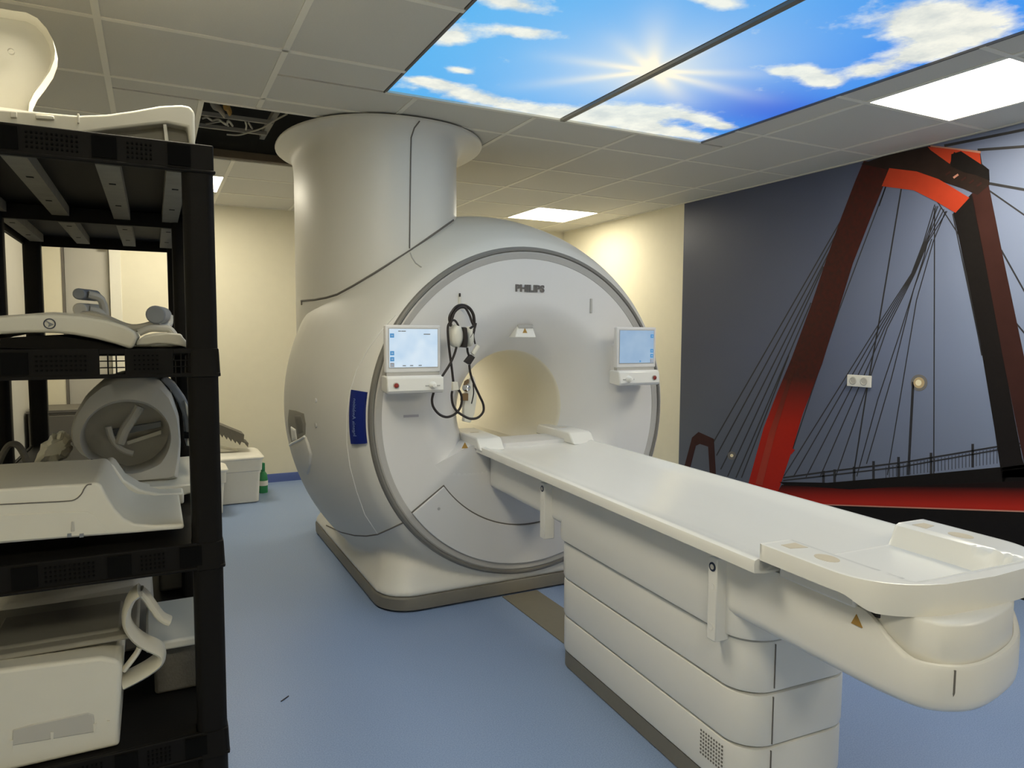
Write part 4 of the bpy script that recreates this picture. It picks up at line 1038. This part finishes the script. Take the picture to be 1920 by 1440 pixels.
# head coil
t = empty('head_coil', 'grey ring-shaped head coil standing on the third shelf', 'coil', (.03, 2.2, z3))
yD = 2.06
out_ = [(236, 888), (190, 872), (150, 852), (133, 832), (131, 806), (140, 775), (160, 742), (190, 716), (225, 704), (262, 702), (298, 712), (322, 740), (336, 780), (340, 830), (338, 870), (334, 902), (250, 905)]
inn_c = (237, 822)
po = xz(out_, yD)
ci = P(*inn_c, y=yD); rx = (P(320, 822, y=yD)-P(155, 822, y=yD)).length/2; rz = (P(237, 757, y=yD)-P(237, 888, y=yD)).length/2
g = G()
# resample outline radially around the hole
def radial(poly, c, a):
    best = .0
    dx, dz = cos(a), sin(a)
    for (x0, z0), (x1, z1_) in zip(poly, poly[1:]+poly[:1]):
        ex, ez = x1-x0, z1_-z0; den = dx*ez-dz*ex
        if abs(den) < 1e-9: continue
        tt = ((x0-c.x)*ez-(z0-c.z)*ex)/den; ss = ((x0-c.x)*dz-(z0-c.z)*dx)/den
        if tt > 0 and -1e-6 <= ss <= 1+1e-6: best = max(best, tt)
    return best
NA = 72; ringsH = []
oo = []; ii = []
for i in range(NA):
    a = 2*pi*i/NA; r_ = radial(po, ci, a); oo.append((ci.x+r_*cos(a), max(ci.z+r_*sin(a), z3+.03))); ii.append((ci.x+rx*cos(a), ci.z+rz*sin(a)))
def mixr(f_, dy): return [(ii[i][0]+(oo[i][0]-ii[i][0])*f_, yD+dy, ii[i][1]+(oo[i][1]-ii[i][1])*f_) for i in range(NA)]
hc = G().loft([mixr(.0, .05), mixr(.04, .012), mixr(.14, .0), mixr(.80, .0), mixr(.95, .012), mixr(1.0, .035), mixr(1.0, .26), mixr(.9, .28), mixr(.1, .28), mixr(0, .26)], close=True).build('coil_body', M_coilg, t, ang=50)
G().loft([[(ci.x+rx*1.02*cos(2*pi*i/NA), yD+.115, ci.z+rz*1.02*sin(2*pi*i/NA)) for i in range(NA)], [(ci.x+rx*1.02*cos(2*pi*i/NA), yD+.125, ci.z+rz*1.02*sin(2*pi*i/NA)) for i in range(NA)]]).build('coil_back', M_coilg, hc)
G().tube(hp([(262, 762), (250, 782), (234, 806), (224, 832)], yD+.06), .013, 10, sub=4).build('nose_bar', M_coilg, hc)
G().tube(hp([(203, 800), (208, 818), (218, 834), (232, 845), (250, 850)], yD+.06), .008, 10, sub=4).build('nose_bar', M_coilg, hc)
q = xz([(206, 806), (302, 790), (302, 800), (215, 817)], yD+.1); G().prism(q, 'y', yD+.09, yD+.15).build('mirror_bar', M_coilg2, hc)
q = xz([(238, 826), (302, 805), (302, 812), (240, 832)], yD+.1); G().prism(q, 'y', yD+.08, yD+.15).build('mirror_bar', M_coilw, hc)
ho = [(308, 706), (330, 722), (350, 750), (363, 782), (366, 812), (362, 834), (349, 836), (348, 812), (345, 785), (334, 755), (318, 728), (300, 712)]
hd = G().prism(xz(ho, yD+.06), 'y', yD+.05, yD+.20).build('latch_rail', M_coilg2, hc, bevel=.004)
ho2 = [(346, 750), (358, 772), (366, 800), (366, 828), (362, 836), (352, 836), (352, 824), (358, 820), (357, 796), (350, 776)]
G().prism(xz(ho2, yD+.04), 'y', yD+.035, yD+.12).build('latch_clip', M_coilw, hd, bevel=.003)
G().prism(xz([(345, 812), (355, 812), (355, 822), (345, 822)], yD+.03), 'y', yD+.03, yD+.06).build('latch_button', M_black2, hd)
sl = [P(*q, y=yD) for q in ((170, 862), (186, 866))]
G().tube(sl, .0025, 6).build('slot', M_black2, hc)
tag(G().prism([(x, max(z, z3)) for x, z in xz([(238, 908), (335, 903), (372, 899), (372, 914), (345, 921), (290, 925), (250, 924)], 2.04)], 'y', 1.99, 2.44).build('coil_plate', M_coilw, bevel=.004), 'flat white coil plate under the grey head coil', 'coil plate')
# plastic bag
t_ = G(); rows = []
rb = random.Random(11)
pb0 = [(62, 870), (78, 835), (100, 812), (122, 806), (134, 824), (136, 846), (120, 862), (90, 870)]
for (dy, f_) in ((0, .55), (.015, .85), (.05, 1.0), (.11, .95), (.16, .6)):
    cx = sum(p[0] for p in pb0)/8; cy_ = sum(p[1] for p in pb0)/8; rg = []
    for i in range(32):
        k0 = i//4; fr = (i % 4)/4; a = pb0[k0]; b = pb0[(k0+1) % 8]
        px, py = a[0]+(b[0]-a[0])*fr, a[1]+(b[1]-a[1])*fr
        px = cx+(px-cx)*f_+rb.uniform(-3, 3); py = cy_+(py-cy_)*f_+rb.uniform(-3, 3)
        p = P(px, py, y=2.10+dy); rg.append((p.x, p.y+rb.uniform(-.008, .008), max(p.z, z3)))
    rows.append(rg)
tag(t_.loft(rows).build('plastic_bag', M_bag, ang=25), 'crumpled clear plastic bag beside the grey head coil', 'bag')
tag(G().tube(hp([(-6, 878), (6, 850), (18, 834), (32, 834), (44, 850), (52, 874)], 1.99), .01, 10, sub=5, flat=(.007, .018)).build('strap', M_foam), 'dark grey strap arched behind the cradle coil', 'strap')
tag(G().box(-.40, -.10, 1.94, 2.06, z3, z3+.072).build('coil_block', M_coilg, bevel=.012), 'low grey coil block behind the scooped cradle', 'coil')

# fourth shelf: boxy knee coil, loop handle, tray
t = empty('knee_coil', 'boxy white coil with grey padded top and loop handle on the fourth shelf', 'coil', (-.2, 1.8, z4))
yE = 1.625
fr_ = xz([(-150, 1278), (0, 1256), (100, 1243), (190, 1232), (222, 1238), (229, 1250), (227, 1300), (223, 1361)], yE)
fr_ = fr_+[(fr_[-1][0], z4+.0)]+[(SX0+.03, z4)]
fr_[0] = (SX0+.03, fr_[0][1])
kb = G().prism(fr_, 'y', yE, 1.98).build('coil_shell', M_coilw, t, bevel=.008, seg=3)
G().prism([(x, z) for x, z in xz([(22, 1398), (24, 1368), (60, 1358), (165, 1336), (176, 1340), (178, 1372)], yE)], 'y', yE-.002, yE+.006).build('label_window', M_coilg, kb, bevel=.002)
for px in (22, 178, 203, 98): G().prism(xz([(px-3, 1392-.2*px), (px+3, 1391-.2*px), (px+2, 1408-.2*px), (px-2, 1408-.2*px)], yE), 'y', yE-.004, yE+.004).build('peg', M_coilw, kb)
ztop_ = max(p[1] for p in fr_)
G().box(SX0+.06, -.045, 1.67, 1.95, ztop_-.006, ztop_+.006).build('top_pad', M_padg, kb, bevel=.01)
G().box(SX0+.12, -.08, 1.70, 1.88, ztop_, ztop_+.012).build('pad_hollow', M_padg2, kb, bevel=.012)
lp = [(262, 1106), (248, 1118), (238, 1142), (238, 1166), (250, 1186), (270, 1202), (296, 1214), (303, 1222), (300, 1234), (280, 1250), (256, 1264), (232, 1276)]
G().tube(hp(lp, 1.68), .01, 12, sub=5, flat=(.009, .042)).build('loop_handle', M_coilw, kb)
G().tube(hp([(262, 1106), (274, 1118), (288, 1138), (302, 1156), (318, 1164)], 1.70), .01, 12, sub=5, flat=(.010, .022)).build('loop_handle', M_coilw, kb)
G().tube(hp([(232, 1256), (245, 1240), (258, 1222), (262, 1212)], 1.66), .01, 10, sub=5, flat=(.006, .012)).build('loop_strut', M_coilw, kb)
tag(G().box(P(272, 1180, y=1.80).x, .095, 1.78, 2.06, P(300, 1222, y=1.78).z, P(300, 1222, y=1.78).z+.022).build('coil_tray_white', M_coilw, bevel=.006), 'plain white tray resting behind the loop handle on the fourth shelf', 'tray')
zt_ = P(300, 1222, y=1.78).z
tag(G().box(-.02, .09, 1.82, 2.04, z4, zt_).build('foam_block', M_foam, bevel=.008), 'dark foam block carrying the white tray on the fourth shelf', 'foam')
tag(G().prism([(-.40, z4), (-.02, z4), (-.025, z4+.15), (-.06, z4+.195), (-.36, z4+.175), (-.40, z4+.13)], 'y', 2.10, 2.45).build('flat_coil', M_coilg, bevel=.012), 'grey flat coil stored behind the boxy white coil', 'coil')
tag(G().prism([(-.005, z4), (.09, z4), (.09, z4+.19), (.03, z4+.215), (-.005, z4+.20)], 'y', 2.55, 2.9).build('dark_case', M_cab, bevel=.01), 'dark case at the back of the fourth shelf', 'case')

# ------------------------------------------------------------------ far end of the room
def tote(name, label, x0, x1, y0, y1, h, lid=True):
    t = empty(name, label, 'storage box', ((x0+x1)/2, (y0+y1)/2, 0), 'white storage boxes')
    def rg(z, i_): return [(x, y, z) for x, y in rrect((x0+x1)/2, (y0+y1)/2, (x1-x0)/2-i_, (y1-y0)/2-i_, .03, 5)]
    G().loft([rg(.002, .045), rg(.01, .035), rg(h*.68, .022), rg(h*.70, .010), rg(h-.02, .006)]).build('box_body', M_tote, t, ang=40)
    G().loft([rg(h-.022, .002), rg(h-.012, -.006), rg(h-.004, -.004), rg(h+.010, .02), rg(h+.012, .03)]).build('lid', M_tote, t, ang=30)
    return t
tote('storage_box', 'white lidded storage box on the floor behind the shelving, against the back wall', .20, .725, 5.58, 6.0, .36)
tote('storage_box', 'lower white storage box in front of the lidded one, mostly behind the shelving post', .05, .445, 5.30, 5.565, .335)
# egg-crate foam wedge on the box
YW = 5.74
top_ = [(372, 780), (411, 796), (458, 815), (457, 827), (466, 831), (465, 839)]
teeth = []
for i in range(11):
    x = 461-i*8.2; y = 832-(461-x)*.43
    teeth += [(x, y), (x-3, y+6.5)] if i else [(x, y)]
g = G().prism([(P(*q, y=YW).x, P(*q, y=YW).z) for q in top_+teeth], 'y', YW, YW+.2)
tag(g.build('foam_wedge', M_foam), 'grey egg-crate foam pad leaning over the white lidded box', 'foam')
tag(G().prism([(.22, .374), (.57, .374), (.50, .388), (.40, .425), (.22, .46)], 'y', 5.80, 5.96).build('foam_support', M_bag, bevel=.004), 'pale cushion under the egg-crate foam pad', 'cushion')
t = empty('spray_bottle', 'green and white bottle on the floor right of the storage box', 'bottle', (.765, 5.95, 0))
G().lathe([(.0, .0), (.0, .034), (.10, .036), (.15, .03), (.175, .014), (.18, .0)], (.765, 5.95, 0), 'z', 24).build('bottle_body', M_green, t)
G().lathe([(.06, .0365), (.10, .037), (.10, .0365)], (.765, 5.95, 0), 'z', 24).build('bottle_label', M_tote, t)
G().lathe([(.17, .014), (.18, .016), (.24, .016), (.245, 0)], (.765, 5.95, 0), 'z', 20).build('bottle_cap', M_green, t)
t = empty('low_cabinet', 'low taupe cabinet standing before the grey door at the back', 'cabinet', (-.42, 6.0, 0))
G().box(-.78, -.10, 5.80, 6.22, .03, .73).build('cabinet_body', M_cab, t, bevel=.004)
G().box(-.79, -.09, 5.79, 6.23, .73, .75).build('cabinet_top', M_cab, t, bevel=.003)
for xa in (-.77, -.435): G().box(xa, xa+.32, 5.786, 5.80, .05, .71).build('cabinet_door', M_cab, t, bevel=.003)
